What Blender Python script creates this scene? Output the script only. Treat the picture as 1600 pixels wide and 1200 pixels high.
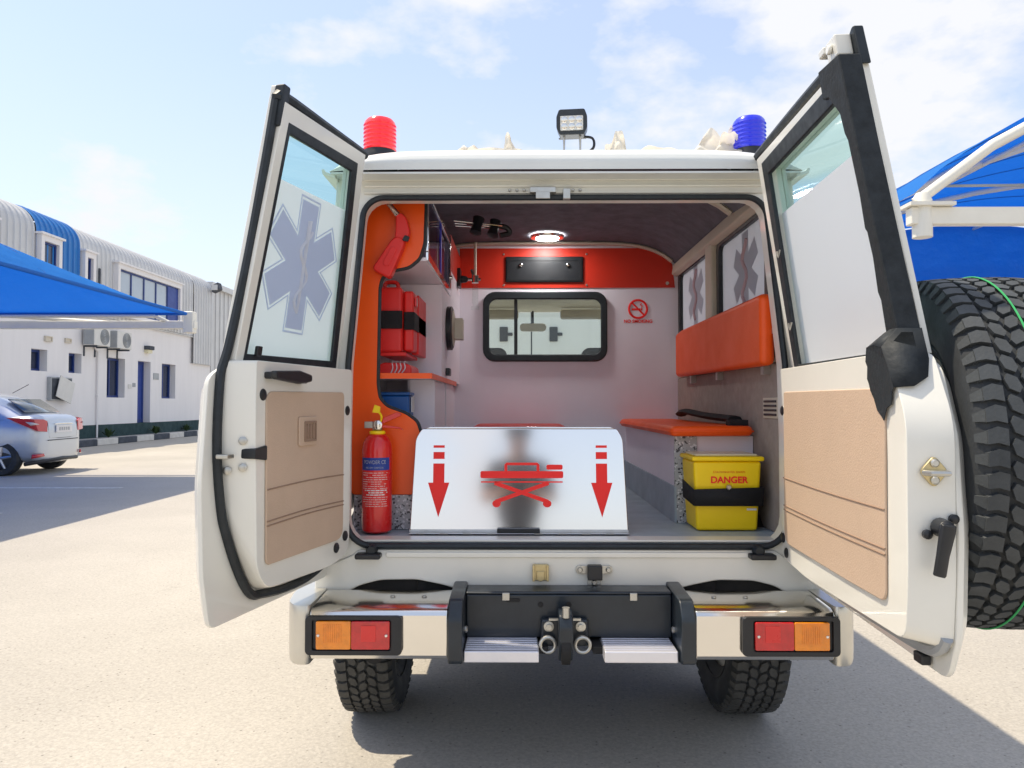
import bpy, bmesh, math, random
from mathutils import Vector, Matrix
random.seed(7)
sc = bpy.context.scene
for o in list(bpy.data.objects): bpy.data.objects.remove(o)
COL = sc.collection
R = math.radians

# ------------------------------------------------------------------ camera
cam = bpy.data.objects.new('camera', bpy.data.cameras.new('camera'))
COL.objects.link(cam); sc.camera = cam
cam.location = (-.16, 0, 1.25)
cam.rotation_euler = (R(90) + math.atan(32/1150), 0, R(.5))
cam.data.sensor_width = 36; cam.data.lens = 36*1150/1600
cam.data.clip_start = .02; cam.data.clip_end = 2000
sc.render.resolution_x = 1024; sc.render.resolution_y = 768

# ------------------------------------------------------------------ light
SUN = Vector((.42, -.12, -1)).normalized()
w = bpy.data.worlds.new('World'); sc.world = w; w.use_nodes = True
nt = w.node_tree; nt.nodes.clear()
out = nt.nodes.new('ShaderNodeOutputWorld'); bg = nt.nodes.new('ShaderNodeBackground')
sky = nt.nodes.new('ShaderNodeTexSky'); sky.sky_type = 'NISHITA'; sky.sun_disc = False
sky.sun_elevation = math.asin(-SUN.z); sky.sun_rotation = math.atan2(-SUN.x, -SUN.y)
sky.air_density = 1.0; sky.dust_density = 1.2; sky.ozone_density = 3.0
tc = nt.nodes.new('ShaderNodeTexCoord')
mp = nt.nodes.new('ShaderNodeMapping'); mp.inputs['Scale'].default_value = (1, 1, 1.9); mp.inputs['Location'].default_value = (.35, .1, .55)
n1 = nt.nodes.new('ShaderNodeTexNoise'); n1.inputs['Scale'].default_value = 2.9; n1.inputs['Detail'].default_value = 7; n1.inputs['Roughness'].default_value = .56
rp = nt.nodes.new('ShaderNodeValToRGB'); rp.color_ramp.elements[0].position = .45; rp.color_ramp.elements[1].position = .60
hz = nt.nodes.new('ShaderNodeSeparateXYZ')
hm = nt.nodes.new('ShaderNodeMapRange'); hm.inputs['From Min'].default_value = -.02; hm.inputs['From Max'].default_value = .42
hm.inputs['To Min'].default_value = .8; hm.inputs['To Max'].default_value = .36
mx = nt.nodes.new('ShaderNodeMath'); mx.operation = 'MAXIMUM'
mc = nt.nodes.new('ShaderNodeMix'); mc.data_type = 'RGBA'; mc.inputs[7].default_value = (3.75, 3.8, 3.95, 1)
L = nt.links
L.new(tc.outputs['Generated'], mp.inputs['Vector']); L.new(mp.outputs[0], n1.inputs['Vector']); L.new(n1.outputs[0], rp.inputs[0])
L.new(tc.outputs['Generated'], hz.inputs[0]); L.new(hz.outputs[2], hm.inputs[0])
L.new(rp.outputs[0], mx.inputs[0]); L.new(hm.outputs[0], mx.inputs[1])
L.new(mx.outputs[0], mc.inputs[0]); L.new(sky.outputs[0], mc.inputs[6]); L.new(mc.outputs[2], bg.inputs[0])
bg.inputs[1].default_value = .117; L.new(bg.outputs[0], out.inputs[0])
sl = bpy.data.lights.new('sun', 'SUN'); sl.energy = 2.4; sl.angle = R(.7); sl.color = (1, .88, .69)
so = bpy.data.objects.new('sun', sl); COL.objects.link(so); so.rotation_euler = SUN.to_track_quat('-Z', 'Y').to_euler(); so.location = (-8, 4, 20)
vs = sc.view_settings; vs.view_transform = 'Standard'; vs.look = 'None'; vs.gamma = 1; vs.exposure = 1.12; vs.use_curve_mapping = False

# ------------------------------------------------------------------ materials
def mat(name, col, rough=.5, metal=0, coat=0, var=0, vscale=6, bump=0, bscale=60, trans=0, emit=None, spec=.5, col2=None):
    m = bpy.data.materials.new(name); m.use_nodes = True; t = m.node_tree
    b = t.nodes['Principled BSDF']
    b.inputs['Base Color'].default_value = (*col, 1); b.inputs['Roughness'].default_value = rough
    b.inputs['Metallic'].default_value = metal; b.inputs['Coat Weight'].default_value = coat; b.inputs['Coat Roughness'].default_value = .06
    b.inputs['Specular IOR Level'].default_value = spec
    if trans: b.inputs['Transmission Weight'].default_value = trans
    if emit: b.inputs['Emission Color'].default_value = (*emit[0], 1); b.inputs['Emission Strength'].default_value = emit[1]
    if var or bump or col2:
        c = t.nodes.new('ShaderNodeTexCoord')
    if var or col2:
        n = t.nodes.new('ShaderNodeTexNoise'); n.inputs['Scale'].default_value = vscale; n.inputs['Detail'].default_value = 6; n.inputs['Roughness'].default_value = .65
        t.links.new(c.outputs['Object'], n.inputs['Vector'])
        x = t.nodes.new('ShaderNodeMix'); x.data_type = 'RGBA'
        k = col2 if col2 else tuple(v*(1-var) for v in col)
        x.inputs[6].default_value = (*k, 1); x.inputs[7].default_value = (*(tuple(min(1, v*(1+var*.35)) for v in col) if not col2 else col), 1)
        r = t.nodes.new('ShaderNodeMapRange'); r.inputs[1].default_value = .3; r.inputs[2].default_value = .68
        t.links.new(n.outputs[0], r.inputs[0]); t.links.new(r.outputs[0], x.inputs[0]); t.links.new(x.outputs[2], b.inputs['Base Color'])
        q = t.nodes.new('ShaderNodeMapRange'); q.inputs[1].default_value = .3; q.inputs[2].default_value = .7
        q.inputs[3].default_value = min(1, rough*1.15+.03); q.inputs[4].default_value = rough*.88
        t.links.new(n.outputs[0], q.inputs[0]); t.links.new(q.outputs[0], b.inputs['Roughness'])
    if bump:
        n2 = t.nodes.new('ShaderNodeTexNoise'); n2.inputs['Scale'].default_value = bscale; n2.inputs['Detail'].default_value = 4
        t.links.new(c.outputs['Object'], n2.inputs['Vector'])
        bb = t.nodes.new('ShaderNodeBump'); bb.inputs['Strength'].default_value = bump; bb.inputs['Distance'].default_value = .004
        t.links.new(n2.outputs[0], bb.inputs['Height']); t.links.new(bb.outputs[0], b.inputs['Normal'])
    return m

def glass(name, tint, fac=.08):
    m = bpy.data.materials.new(name); m.use_nodes = True; t = m.node_tree; t.nodes.clear()
    o = t.nodes.new('ShaderNodeOutputMaterial'); tr = t.nodes.new('ShaderNodeBsdfTransparent'); gl = t.nodes.new('ShaderNodeBsdfGlossy')
    tr.inputs[0].default_value = (*tint, 1); gl.inputs['Roughness'].default_value = .02
    lw = t.nodes.new('ShaderNodeLayerWeight'); pw = t.nodes.new('ShaderNodeMath'); pw.operation = 'POWER'; pw.inputs[1].default_value = 4; t.links.new(lw.outputs['Facing'], pw.inputs[0])
    fr = t.nodes.new('ShaderNodeMath'); fr.operation = 'MULTIPLY_ADD'; fr.inputs[1].default_value = .5; fr.inputs[2].default_value = .035; t.links.new(pw.outputs[0], fr.inputs[0])
    mxx = t.nodes.new('ShaderNodeMixShader'); t.links.new(fr.outputs[0], mxx.inputs[0]); t.links.new(tr.outputs[0], mxx.inputs[1]); t.links.new(gl.outputs[0], mxx.inputs[2])
    t.links.new(mxx.outputs[0], o.inputs[0]); return m

def film(name, col, tl=.5):
    m = bpy.data.materials.new(name); m.use_nodes = True; t = m.node_tree; t.nodes.clear()
    o = t.nodes.new('ShaderNodeOutputMaterial'); d = t.nodes.new('ShaderNodeBsdfDiffuse'); s = t.nodes.new('ShaderNodeBsdfTranslucent')
    d.inputs[0].default_value = (*col, 1); s.inputs[0].default_value = (*col, 1)
    x = t.nodes.new('ShaderNodeMixShader'); x.inputs[0].default_value = tl
    t.links.new(d.outputs[0], x.inputs[1]); t.links.new(s.outputs[0], x.inputs[2]); t.links.new(x.outputs[0], o.inputs[0]); return m

def speckle(name, base, dark, light, scale, rough=.6, bump=0):
    m = mat(name, base, rough); t = m.node_tree; b = t.nodes['Principled BSDF']
    c = t.nodes.new('ShaderNodeTexCoord')
    v = t.nodes.new('ShaderNodeTexVoronoi'); v.inputs['Scale'].default_value = scale
    t.links.new(c.outputs['Object'], v.inputs['Vector'])
    s = t.nodes.new('ShaderNodeSeparateColor'); t.links.new(v.outputs['Color'], s.inputs[0])
    r = t.nodes.new('ShaderNodeValToRGB'); e = r.color_ramp; e.interpolation = 'CONSTANT'
    e.elements[0].position = 0; e.elements[0].color = (*dark, 1); e.elements[1].position = .13; e.elements[1].color = (*base, 1)
    z = e.elements.new(.86); z.color = (*light, 1)
    t.links.new(s.outputs[0], r.inputs[0]); t.links.new(r.outputs[0], b.inputs['Base Color'])
    return m

M = {}
M['paint'] = mat('van_paint', (.80, .785, .715), .32, coat=.5, var=.05, vscale=2.2)
M['paint2'] = mat('roof_paint', (.74, .76, .74), .42, coat=.15, var=.06, vscale=5)
M['rubber'] = mat('black_rubber', (.012, .018, .024), .5, var=.3, vscale=30)
M['tape'] = mat('black_tape', (.012, .017, .022), .7, var=.3, vscale=25, bump=.3, bscale=90)
M['blackpl'] = mat('black_plastic', (.014, .016, .02), .38, var=.2, vscale=20)
M['orange'] = mat('orange_laminate', (.95, .105, .001), .38, coat=.1, var=.04, vscale=4)
M['vinyl'] = mat('orange_vinyl', (.94, .098, .002), .42, var=.06, vscale=7, bump=.25, bscale=260)
M['redvinyl'] = mat('red_vinyl', (.62, .06, .05), .45, var=.1, bump=.2, bscale=200)
M['beige'] = mat('beige_vinyl', (.58, .43, .315), .5, var=.07, vscale=5, bump=.3, bscale=240)
M['beigeline'] = mat('beige_seam', (.30, .20, .14), .6)
M['lam'] = mat('white_laminate', (.86, .80, .87), .38, var=.04, vscale=3)
M['wall'] = mat('lilac_wall', (.85, .81, .89), .45, var=.05, vscale=2.5)
M['redband'] = mat('red_laminate', (.62, .03, .012), .38, var=.06)
M['ceil'] = mat('charcoal_headliner', (.15, .155, .19), .85, var=.2, vscale=14, bump=.2)
M['cream'] = mat('cream_trim', (.62, .56, .46), .5, var=.06)
M['taupe'] = mat('taupe_carpet', (.34, .29, .26), .85, var=.15, vscale=20, bump=.3)
M['floor'] = mat('grey_floor', (.36, .43, .49), .42, var=.15, vscale=9)
M['terr'] = speckle('speckled_laminate', (.42, .43, .45), (.06, .06, .07), (.7, .7, .72), 160, .4)
M['alu'] = mat('brushed_aluminium', (.80, .79, .80), .10, metal=1)
M['alustep'] = mat('anodised_step', (.80, .80, .86), .42, metal=.75, var=.05)
M['chrome'] = mat('chrome', (.80, .78, .74), .13, metal=1, var=.03)
M['steelcap'] = mat('polished_cap', (.66, .64, .58), .34, metal=.85, var=.06)
M['steel'] = mat('zinc_steel', (.55, .54, .50), .35, metal=.9, var=.1, vscale=30)
M['brass'] = mat('yellow_zinc', (.60, .50, .28), .35, metal=.8, var=.12, vscale=30)
M['towblk'] = mat('satin_black_steel', (.012, .02, .03), .35, coat=.2, var=.3, vscale=12)
M['under'] = mat('underbody_black', (.012, .012, .013), .8, var=.4)
M['tyre'] = mat('tyre_rubber', (.028, .032, .036), .66, var=.35, vscale=9, bump=.2, bscale=120)
M['tread'] = mat('tread_rubber', (.048, .054, .058), .6, var=.3, vscale=12, bump=.2, bscale=150)
M['oldtread'] = mat('dusty_tread', (.072, .07, .064), .8, var=.35, vscale=14, bump=.2, bscale=150)
M['green'] = mat('green_paint', (.03, .36, .11), .6)
M['amber'] = mat('amber_lens', (.95, .28, .01), .15, coat=.8, var=.2, vscale=40)
M['redlens'] = mat('red_lens', (.62, .012, .015), .15, coat=.8, var=.25, vscale=30)
M['red'] = mat('red_enamel', (.72, .012, .012), .24, coat=.6, var=.04)
M['redpl'] = mat('red_plastic', (.80, .025, .02), .4, var=.08)
M['redpr'] = mat('red_print', (.92, .016, .012), .5)
M['beacon'] = mat('red_beacon', (.9, .01, .02), .18, coat=.7, emit=((1, .0, .02), .12))
M['beaconb'] = mat('blue_beacon', (.005, .015, .62), .18, coat=.7, emit=((.0, .02, 1), .06))
M['bluepr'] = mat('blue_print', (.015, .05, .30), .5)
M['whitepr'] = mat('white_print', (.75, .74, .74), .5)
M['yellow'] = mat('yellow_plastic', (.98, .68, .003), .38, var=.04)
M['lidpl'] = mat('clear_lid', (.75, .68, .45), .3)
M['bluebox'] = mat('blue_plastic', (.015, .12, .42), .35, var=.1)
M['strap'] = mat('black_webbing', (.01, .01, .012), .85, bump=.4, bscale=300)
M['glass'] = glass('tinted_glass', (.78, .92, .90))
M['cabglass'] = glass('cabinet_glass', (.72, .72, .86))
M['clear'] = glass('clear_glass', (.93, .96, .95))
M['film'] = film('frosted_film', (.90, .90, .93), .5)
M['star'] = film('star_print', (.72, .77, .90), .5)
M['rod'] = film('rod_print', (.85, .87, .92), .5)
M['pinkp'] = film('pink_print', (.80, .62, .66), .5)
M['greyp'] = film('grey_print', (.70, .71, .76), .5)
M['wrap'] = film('protective_film', (.80, .76, .68), .35)
M['lamp'] = mat('lit_lens', (1, 1, 1), .4, emit=((1, .98, .95), 38))
M['led'] = mat('led_lens', (.75, .74, .70), .25, metal=.3, var=.45, vscale=220)
M['bluestrip'] = mat('blue_strip', (.06, .08, .8), .4)
M['dome'] = mat('dome_lens', (.62, .55, .55), .25, coat=.5)
M['dark'] = mat('dark_glass', (.01, .014, .02), .08, coat=.5)
# setting
def asphalt():
    m = mat('sandy_asphalt', (.36, .32, .26), .9); t = m.node_tree; b = t.nodes['Principled BSDF']
    c = t.nodes.new('ShaderNodeTexCoord')
    def noise(s, d, r=.6):
        n = t.nodes.new('ShaderNodeTexNoise'); n.inputs['Scale'].default_value = s; n.inputs['Detail'].default_value = d; n.inputs['Roughness'].default_value = r
        t.links.new(c.outputs['Object'], n.inputs['Vector']); return n.outputs[0]
    def rng(src, a, b_, lo, hi):
        q = t.nodes.new('ShaderNodeMapRange'); q.inputs[1].default_value = a; q.inputs[2].default_value = b_; q.inputs[3].default_value = lo; q.inputs[4].default_value = hi; t.links.new(src, q.inputs[0]); return q.outputs[0]
    def mul(a, b_):
        x = t.nodes.new('ShaderNodeMath'); x.operation = 'MULTIPLY'; t.links.new(a, x.inputs[0]); t.links.new(b_, x.inputs[1]); return x.outputs[0]
    v = t.nodes.new('ShaderNodeTexVoronoi'); v.inputs['Scale'].default_value = 120; t.links.new(c.outputs['Object'], v.inputs['Vector'])
    sp = t.nodes.new('ShaderNodeSeparateColor'); t.links.new(v.outputs['Color'], sp.inputs[0])
    stones = rng(sp.outputs[0], 0, 1, .90, 1.08)
    v2 = t.nodes.new('ShaderNodeTexVoronoi'); v2.inputs['Scale'].default_value = 22; t.links.new(c.outputs['Object'], v2.inputs['Vector'])
    pits = rng(v2.outputs['Distance'], .07, .13, .55, 1.0)
    f = mul(mul(mul(stones, pits), mul(rng(noise(60, 5), .3, .7, .88, 1.1), rng(noise(.45, 7), .3, .7, .88, 1.1))), rng(noise(1.7, 5, .7), .66, .80, 1.0, .72))
    x = t.nodes.new('ShaderNodeMix'); x.data_type = 'RGBA'; x.blend_type = 'MULTIPLY'; x.inputs[0].default_value = 1; x.inputs[6].default_value = (.425, .395, .345, 1)
    t.links.new(f, x.inputs[7]); t.links.new(x.outputs[2], b.inputs['Base Color'])
    bb = t.nodes.new('ShaderNodeBump'); bb.inputs['Strength'].default_value = .35; bb.inputs['Distance'].default_value = .004
    t.links.new(noise(90, 4), bb.inputs['Height']); t.links.new(bb.outputs[0], b.inputs['Normal']); return m
M['asphalt'] = asphalt()
M['line'] = mat('road_paint', (.66, .64, .58), .8, var=.3, vscale=8)
M['plaster'] = mat('white_plaster', (.80, .78, .78), .9, var=.045, vscale=1.3)
_n = [n for n in M['plaster'].node_tree.nodes if n.type == 'TEX_NOISE'][0]; _mp = M['plaster'].node_tree.nodes.new('ShaderNodeMapping'); _mp.inputs['Scale'].default_value = (2.2, 2.2, .3)
_c = [n for n in M['plaster'].node_tree.nodes if n.type == 'TEX_COORD'][0]; M['plaster'].node_tree.links.new(_c.outputs['Object'], _mp.inputs[0]); M['plaster'].node_tree.links.new(_mp.outputs[0], _n.inputs['Vector'])
M['clad'] = mat('grey_cladding', (.60, .60, .60), .45, metal=.15, var=.08, vscale=1.2)
M['cladblue'] = mat('blue_cladding', (.015, .17, .50), .4, var=.08, vscale=2)
M['navy'] = mat('navy_frame', (.012, .04, .20), .4, var=.1)
M['navyd'] = mat('navy_door', (.012, .045, .27), .4, var=.1)
M['pane'] = mat('sky_pane', (.42, .48, .55), .1, coat=.4, var=.1, vscale=.7)
M['dpane'] = mat('dark_pane', (.02, .03, .07), .1, coat=.3)
M['plinth'] = mat('green_plinth', (.02, .055, .06), .8, var=.3)
M['kblack'] = mat('kerb_black', (.07, .08, .10), .8, var=.3, vscale=5)
M['kwhite'] = mat('kerb_white', (.66, .63, .58), .8, var=.15, vscale=5)
M['pave'] = mat('pavement', (.40, .38, .36), .9, var=.2)
M['acw'] = mat('ac_casing', (.66, .65, .62), .5, var=.06)
M['acg'] = mat('ac_grille', (.25, .26, .27), .5)
M['grey'] = mat('grey_metal', (.38, .40, .42), .5, metal=.3, var=.1)
M['white'] = mat('white_steel', (.80, .77, .68), .45, var=.06, vscale=3)
M['leaf'] = mat('weed_leaf', (.05, .10, .03), .7, var=.4)
M['silver'] = mat('silver_paint', (.50, .55, .62), .3, metal=.5, coat=.8)
M['carglass'] = mat('car_glass', (.10, .13, .15), .04, coat=1, spec=1)
M['carlens'] = mat('car_red_lens', (.55, .01, .02), .12, coat=.9)
M['carclear'] = mat('car_clear_lens', (.6, .55, .55), .12, coat=.9)
M['alloy'] = mat('alloy', (.5, .5, .52), .3, metal=.8)
def canvas():
    m = bpy.data.materials.new('blue_canvas'); m.use_nodes = True; t = m.node_tree; t.nodes.clear()
    o = t.nodes.new('ShaderNodeOutputMaterial'); d = t.nodes.new('ShaderNodeBsdfDiffuse'); s = t.nodes.new('ShaderNodeBsdfTranslucent'); g = t.nodes.new('ShaderNodeBsdfGlossy')
    d.inputs[0].default_value = (.02, .20, .62, 1); s.inputs[0].default_value = (.006, .12, .62, 1); g.inputs[0].default_value = (.7, .8, .9, 1); g.inputs[1].default_value = .5
    x = t.nodes.new('ShaderNodeMixShader'); x.inputs[0].default_value = .42
    y = t.nodes.new('ShaderNodeMixShader'); y.inputs[0].default_value = .04
    c = t.nodes.new('ShaderNodeTexCoord'); n = t.nodes.new('ShaderNodeTexNoise'); n.inputs['Scale'].default_value = 1.6; n.inputs['Detail'].default_value = 5; t.links.new(c.outputs['Object'], n.inputs['Vector'])
    bb = t.nodes.new('ShaderNodeBump'); bb.inputs['Strength'].default_value = .6; bb.inputs['Distance'].default_value = .12; t.links.new(n.outputs[0], bb.inputs['Height'])
    for q in (d, s, g): t.links.new(bb.outputs[0], q.inputs['Normal'])
    t.links.new(d.outputs[0], x.inputs[1]); t.links.new(s.outputs[0], x.inputs[2]); t.links.new(x.outputs[0], y.inputs[1]); t.links.new(g.outputs[0], y.inputs[2]); t.links.new(y.outputs[0], o.inputs[0]); return m
M['canvas'] = canvas()

# ------------------------------------------------------------------ mesh helpers
ID = lambda a, b, c: Vector((a, b, c))
XZ = lambda a, b, c: Vector((a, c, b))          # poly in x,z ; depth along y
YZ = lambda a, b, c: Vector((c, a, b))          # poly in y,z ; depth along x

class G:
    def __init__(s, f=ID): s.v = []; s.q = []; s.f = f
    def add(s, vs, fs):
        k = len(s.v); s.v += [Vector(p) for p in vs]; s.q += [tuple(i+k for i in f) for f in fs]; return s
    def box(s, x0, x1, y0, y1, z0, z1, f=None):
        f = f or s.f
        return s.add([f(x, y, z) for z in (z0, z1) for y in (y0, y1) for x in (x0, x1)],
                     [(0, 2, 3, 1), (4, 5, 7, 6), (0, 1, 5, 4), (2, 6, 7, 3), (0, 4, 6, 2), (1, 3, 7, 5)])
    def prism(s, poly, d0, d1, f=None, poly2=None):
        f = f or s.f; n = len(poly); p2 = poly2 or poly
        return s.add([f(a, b, d0) for a, b in poly]+[f(a, b, d1) for a, b in p2],
                     [tuple(range(n)), tuple(range(2*n-1, n-1, -1))]+[(i, i+n, (i+1) % n+n, (i+1) % n) for i in range(n)])
    def ring(s, a, b, d0, d1, f=None):          # outer a, inner b (same count)
        f = f or s.f; n = len(a)
        vs = [f(*p, d0) for p in a]+[f(*p, d0) for p in b]+[f(*p, d1) for p in a]+[f(*p, d1) for p in b]
        fs = []
        for i in range(n):
            j = (i+1) % n
            fs += [(i, j, j+n, i+n), (i+2*n, i+3*n, j+3*n, j+2*n), (i, i+2*n, j+2*n, j), (i+n, j+n, j+3*n, i+3*n)]
        return s.add(vs, fs)
    def tube(s, path, r, n=8, closed=False, sq=None):
        P = [Vector(p) for p in path]; m = len(P); rings = []; up = None
        for i, p in enumerate(P):
            if closed: t = P[(i+1) % m]-P[i-1]
            else: t = P[min(i+1, m-1)]-P[max(i-1, 0)]
            t.normalize()
            if up is None:
                up = Vector((0, 0, 1)) if abs(t.z) < .9 else Vector((0, 1, 0))
            sd = t.cross(up).normalized(); up = sd.cross(t).normalized()
            rr = r[i] if isinstance(r, (list, tuple)) else r
            rings.append([p+sd*(math.cos(2*math.pi*k/n)*rr)+up*(math.sin(2*math.pi*k/n)*rr*(sq or 1)) for k in range(n)])
        vs = [q for g in rings for q in g]; fs = []
        for i in range(m if closed else m-1):
            j = (i+1) % m
            for k in range(n): fs.append((i*n+k, i*n+(k+1) % n, j*n+(k+1) % n, j*n+k))
        if not closed: fs += [tuple(range(n-1, -1, -1)), tuple(range((m-1)*n, m*n))]
        return s.add(vs, fs)
    def lathe(s, prof, o, ax=(0, 0, 1), n=32, caps=True):
        o = Vector(o); ax = Vector(ax).normalized(); a = ax.orthogonal().normalized(); b = ax.cross(a)
        vs = []; fs = []; m = len(prof)
        for r, h in prof:
            for k in range(n):
                t = 2*math.pi*k/n; vs.append(o+ax*h+(a*math.cos(t)+b*math.sin(t))*r)
        for i in range(m-1):
            for k in range(n): fs.append((i*n+k, i*n+(k+1) % n, (i+1)*n+(k+1) % n, (i+1)*n+k))
        if caps: fs += [tuple(range(n-1, -1, -1)), tuple(range((m-1)*n, m*n))]
        return s.add(vs, fs)
    def grid(s, fn, nu, nv, th=None):
        vs = [fn(i/nu, j/nv) for j in range(nv+1) for i in range(nu+1)]
        fs = [(j*(nu+1)+i, j*(nu+1)+i+1, (j+1)*(nu+1)+i+1, (j+1)*(nu+1)+i) for j in range(nv) for i in range(nu)]
        return s.add(vs, fs)
    def build(s, name, m, parent=None, bevel=0, seg=2, ang=40, smooth=True, recalc=True, solid=0, sub=0):
        me = bpy.data.meshes.new(name); me.from_pydata([tuple(p) for p in s.v], [], s.q)
        if recalc:
            bm = bmesh.new(); bm.from_mesh(me); bmesh.ops.recalc_face_normals(bm, faces=bm.faces); bm.to_mesh(me); bm.free()
        me.materials.append(M[m] if isinstance(m, str) else m)
        if smooth:
            me.polygons.foreach_set('use_smooth', [True]*len(me.polygons)); me.set_sharp_from_angle(angle=R(ang))
        o = bpy.data.objects.new(name, me); COL.objects.link(o)
        if solid: k = o.modifiers.new('s', 'SOLIDIFY'); k.thickness = solid; k.offset = 0
        if sub: k = o.modifiers.new('u', 'SUBSURF'); k.levels = sub; k.render_levels = sub
        if bevel:
            k = o.modifiers.new('b', 'BEVEL'); k.width = bevel; k.segments = seg; k.limit_method = 'ANGLE'; k.angle_limit = R(35); k.harden_normals = True
        if parent: par(o, parent)
        return o
ORG = {}
def wloc(o):
    return ORG.get(o.name, Vector((0, 0, 0)))
def par(o, p):
    o.parent = p; o.matrix_parent_inverse = Matrix.Translation(-wloc(p))
def thing(name, loc, label, cat, group=None):
    o = bpy.data.objects.new(name, None); COL.objects.link(o); o.location = loc; o.empty_display_size = .1
    ORG[o.name] = Vector(loc); tag(o, label, cat, group); return o
def tag(o, label=None, cat=None, group=None, kind=None):
    if label: o['label'] = label
    if cat: o['category'] = cat
    if group: o['group'] = group
    if kind: o['kind'] = kind
    return o
def rr(x0, x1, y0, y1, r, n=5):
    if not isinstance(r, (list, tuple)): r = [r]*4
    out = []
    for (cx, cy, a0, k) in ((x0, y0, 180, 0), (x1, y0, 270, 1), (x1, y1, 0, 2), (x0, y1, 90, 3)):
        q = r[k]; sx = 1 if cx == x0 else -1; sy = 1 if cy == y0 else -1
        for i in range(n+1):
            a = R(a0+90*i/n); out.append((cx+sx*q+q*math.cos(a), cy+sy*q+q*math.sin(a)))
    return out
def smoothpoly(pts, r, n=4):                      # round the corners of a polygon
    out = []; m = len(pts)
    for i in range(m):
        p = Vector(pts[i]); a = Vector(pts[i-1])-p; b = Vector(pts[(i+1) % m])-p
        k = min(r[i] if isinstance(r, (list, tuple)) else r, a.length*.45, b.length*.45)
        A = p+a.normalized()*k; B = p+b.normalized()*k
        for j in range(n+1):
            t = j/n; q = A*(1-t)**2+p*2*t*(1-t)+B*t*t; out.append((q.x, q.y))
    return out
def curve_pts(pts, n=6, closed=False):            # catmull-rom
    P = [Vector(p) for p in pts]; m = len(P); out = []
    rng = m if closed else m-1
    for i in range(rng):
        p1 = P[i]; p2 = P[(i+1) % m]; p0 = P[i-1] if closed or i > 0 else p1*2-p2; p3 = P[(i+2) % m] if closed or i+2 < m else p2*2-p1
        for j in range(n):
            t = j/n; out.append(.5*((2*p1)+(p2-p0)*t+(2*p0-5*p1+4*p2-p3)*t*t+(3*p1-p0-3*p2+p3)*t**3))
    if not closed: out.append(P[-1])
    return out
def text(name, body, size, o, xd, yd, m, parent, ext=.0006, sx=1, bold=0):
    cu = bpy.data.curves.new('t', 'FONT'); cu.body = body; cu.size = size; cu.align_x = 'CENTER'; cu.align_y = 'CENTER'; cu.extrude = ext; cu.offset = bold
    ob = bpy.data.objects.new('t', cu); COL.objects.link(ob)
    dg = bpy.context.evaluated_depsgraph_get(); me = bpy.data.meshes.new_from_object(ob.evaluated_get(dg))
    bpy.data.objects.remove(ob)
    xd = Vector(xd).normalized(); yd = Vector(yd).normalized(); zd = xd.cross(yd); o = Vector(o)
    for v in me.vertices: v.co = o+xd*v.co.x*sx+yd*v.co.y+zd*v.co.z
    me.materials.clear(); me.materials.append(M[m]); me.name = name
    q = bpy.data.objects.new(name, me); COL.objects.link(q); par(q, parent); return q
def screw(g, p, ax, r=.006, h=.004): g.lathe([(r, 0), (r, h*.6), (r*.7, h)], p, ax, 10)

# ================================================================== GROUND
g = G(); g.grid(lambda a, b: Vector((-300+600*a, -200+600*b, 0)), 8, 8)
tag(g.build('ground', 'asphalt', smooth=False), kind='structure')
g = G(); g.box(-12.4, -6.1, 10.95, 11.06, 0, .004)
tag(g.build('painted_line', 'line'), kind='structure')
g = G(); g.box(-12.4, -6.1, 8.35, 8.46, 0, .004)
tag(g.build('painted_line', 'line'), kind='structure')
for x in (-12.4,):
    g = G(); g.box(x, x+.1, 3, 14.5, 0, .0045); tag(g.build('painted_line', 'line'), kind='structure')
# pavement and kerb blocks
def kx(y): return -12.75-(y-15)*.018
g = G(); g.prism([(kx(8)-.14, 8), (kx(46)-.14, 46), (-13.7, 46), (-13.7, 8)], 0, .19)
tag(g.build('pavement', 'pave'), kind='structure')
kb = bpy.data.objects.new('kerb', None); COL.objects.link(kb); kb.location = (-12.9, 22, 0); ORG[kb.name] = Vector(kb.location); tag(kb, kind='structure')
y = 9.0; i = 0
while y < 44:
    g = G(); y1 = y+1.18
    g.prism([(kx(y), y), (kx(y1), y1), (kx(y1)-.13, y1), (kx(y)-.13, y)], 0, .2)
    g.build('kerb_block', 'kwhite' if i % 2 else 'kblack', kb, bevel=.02); y += 1.2; i += 1

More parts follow.
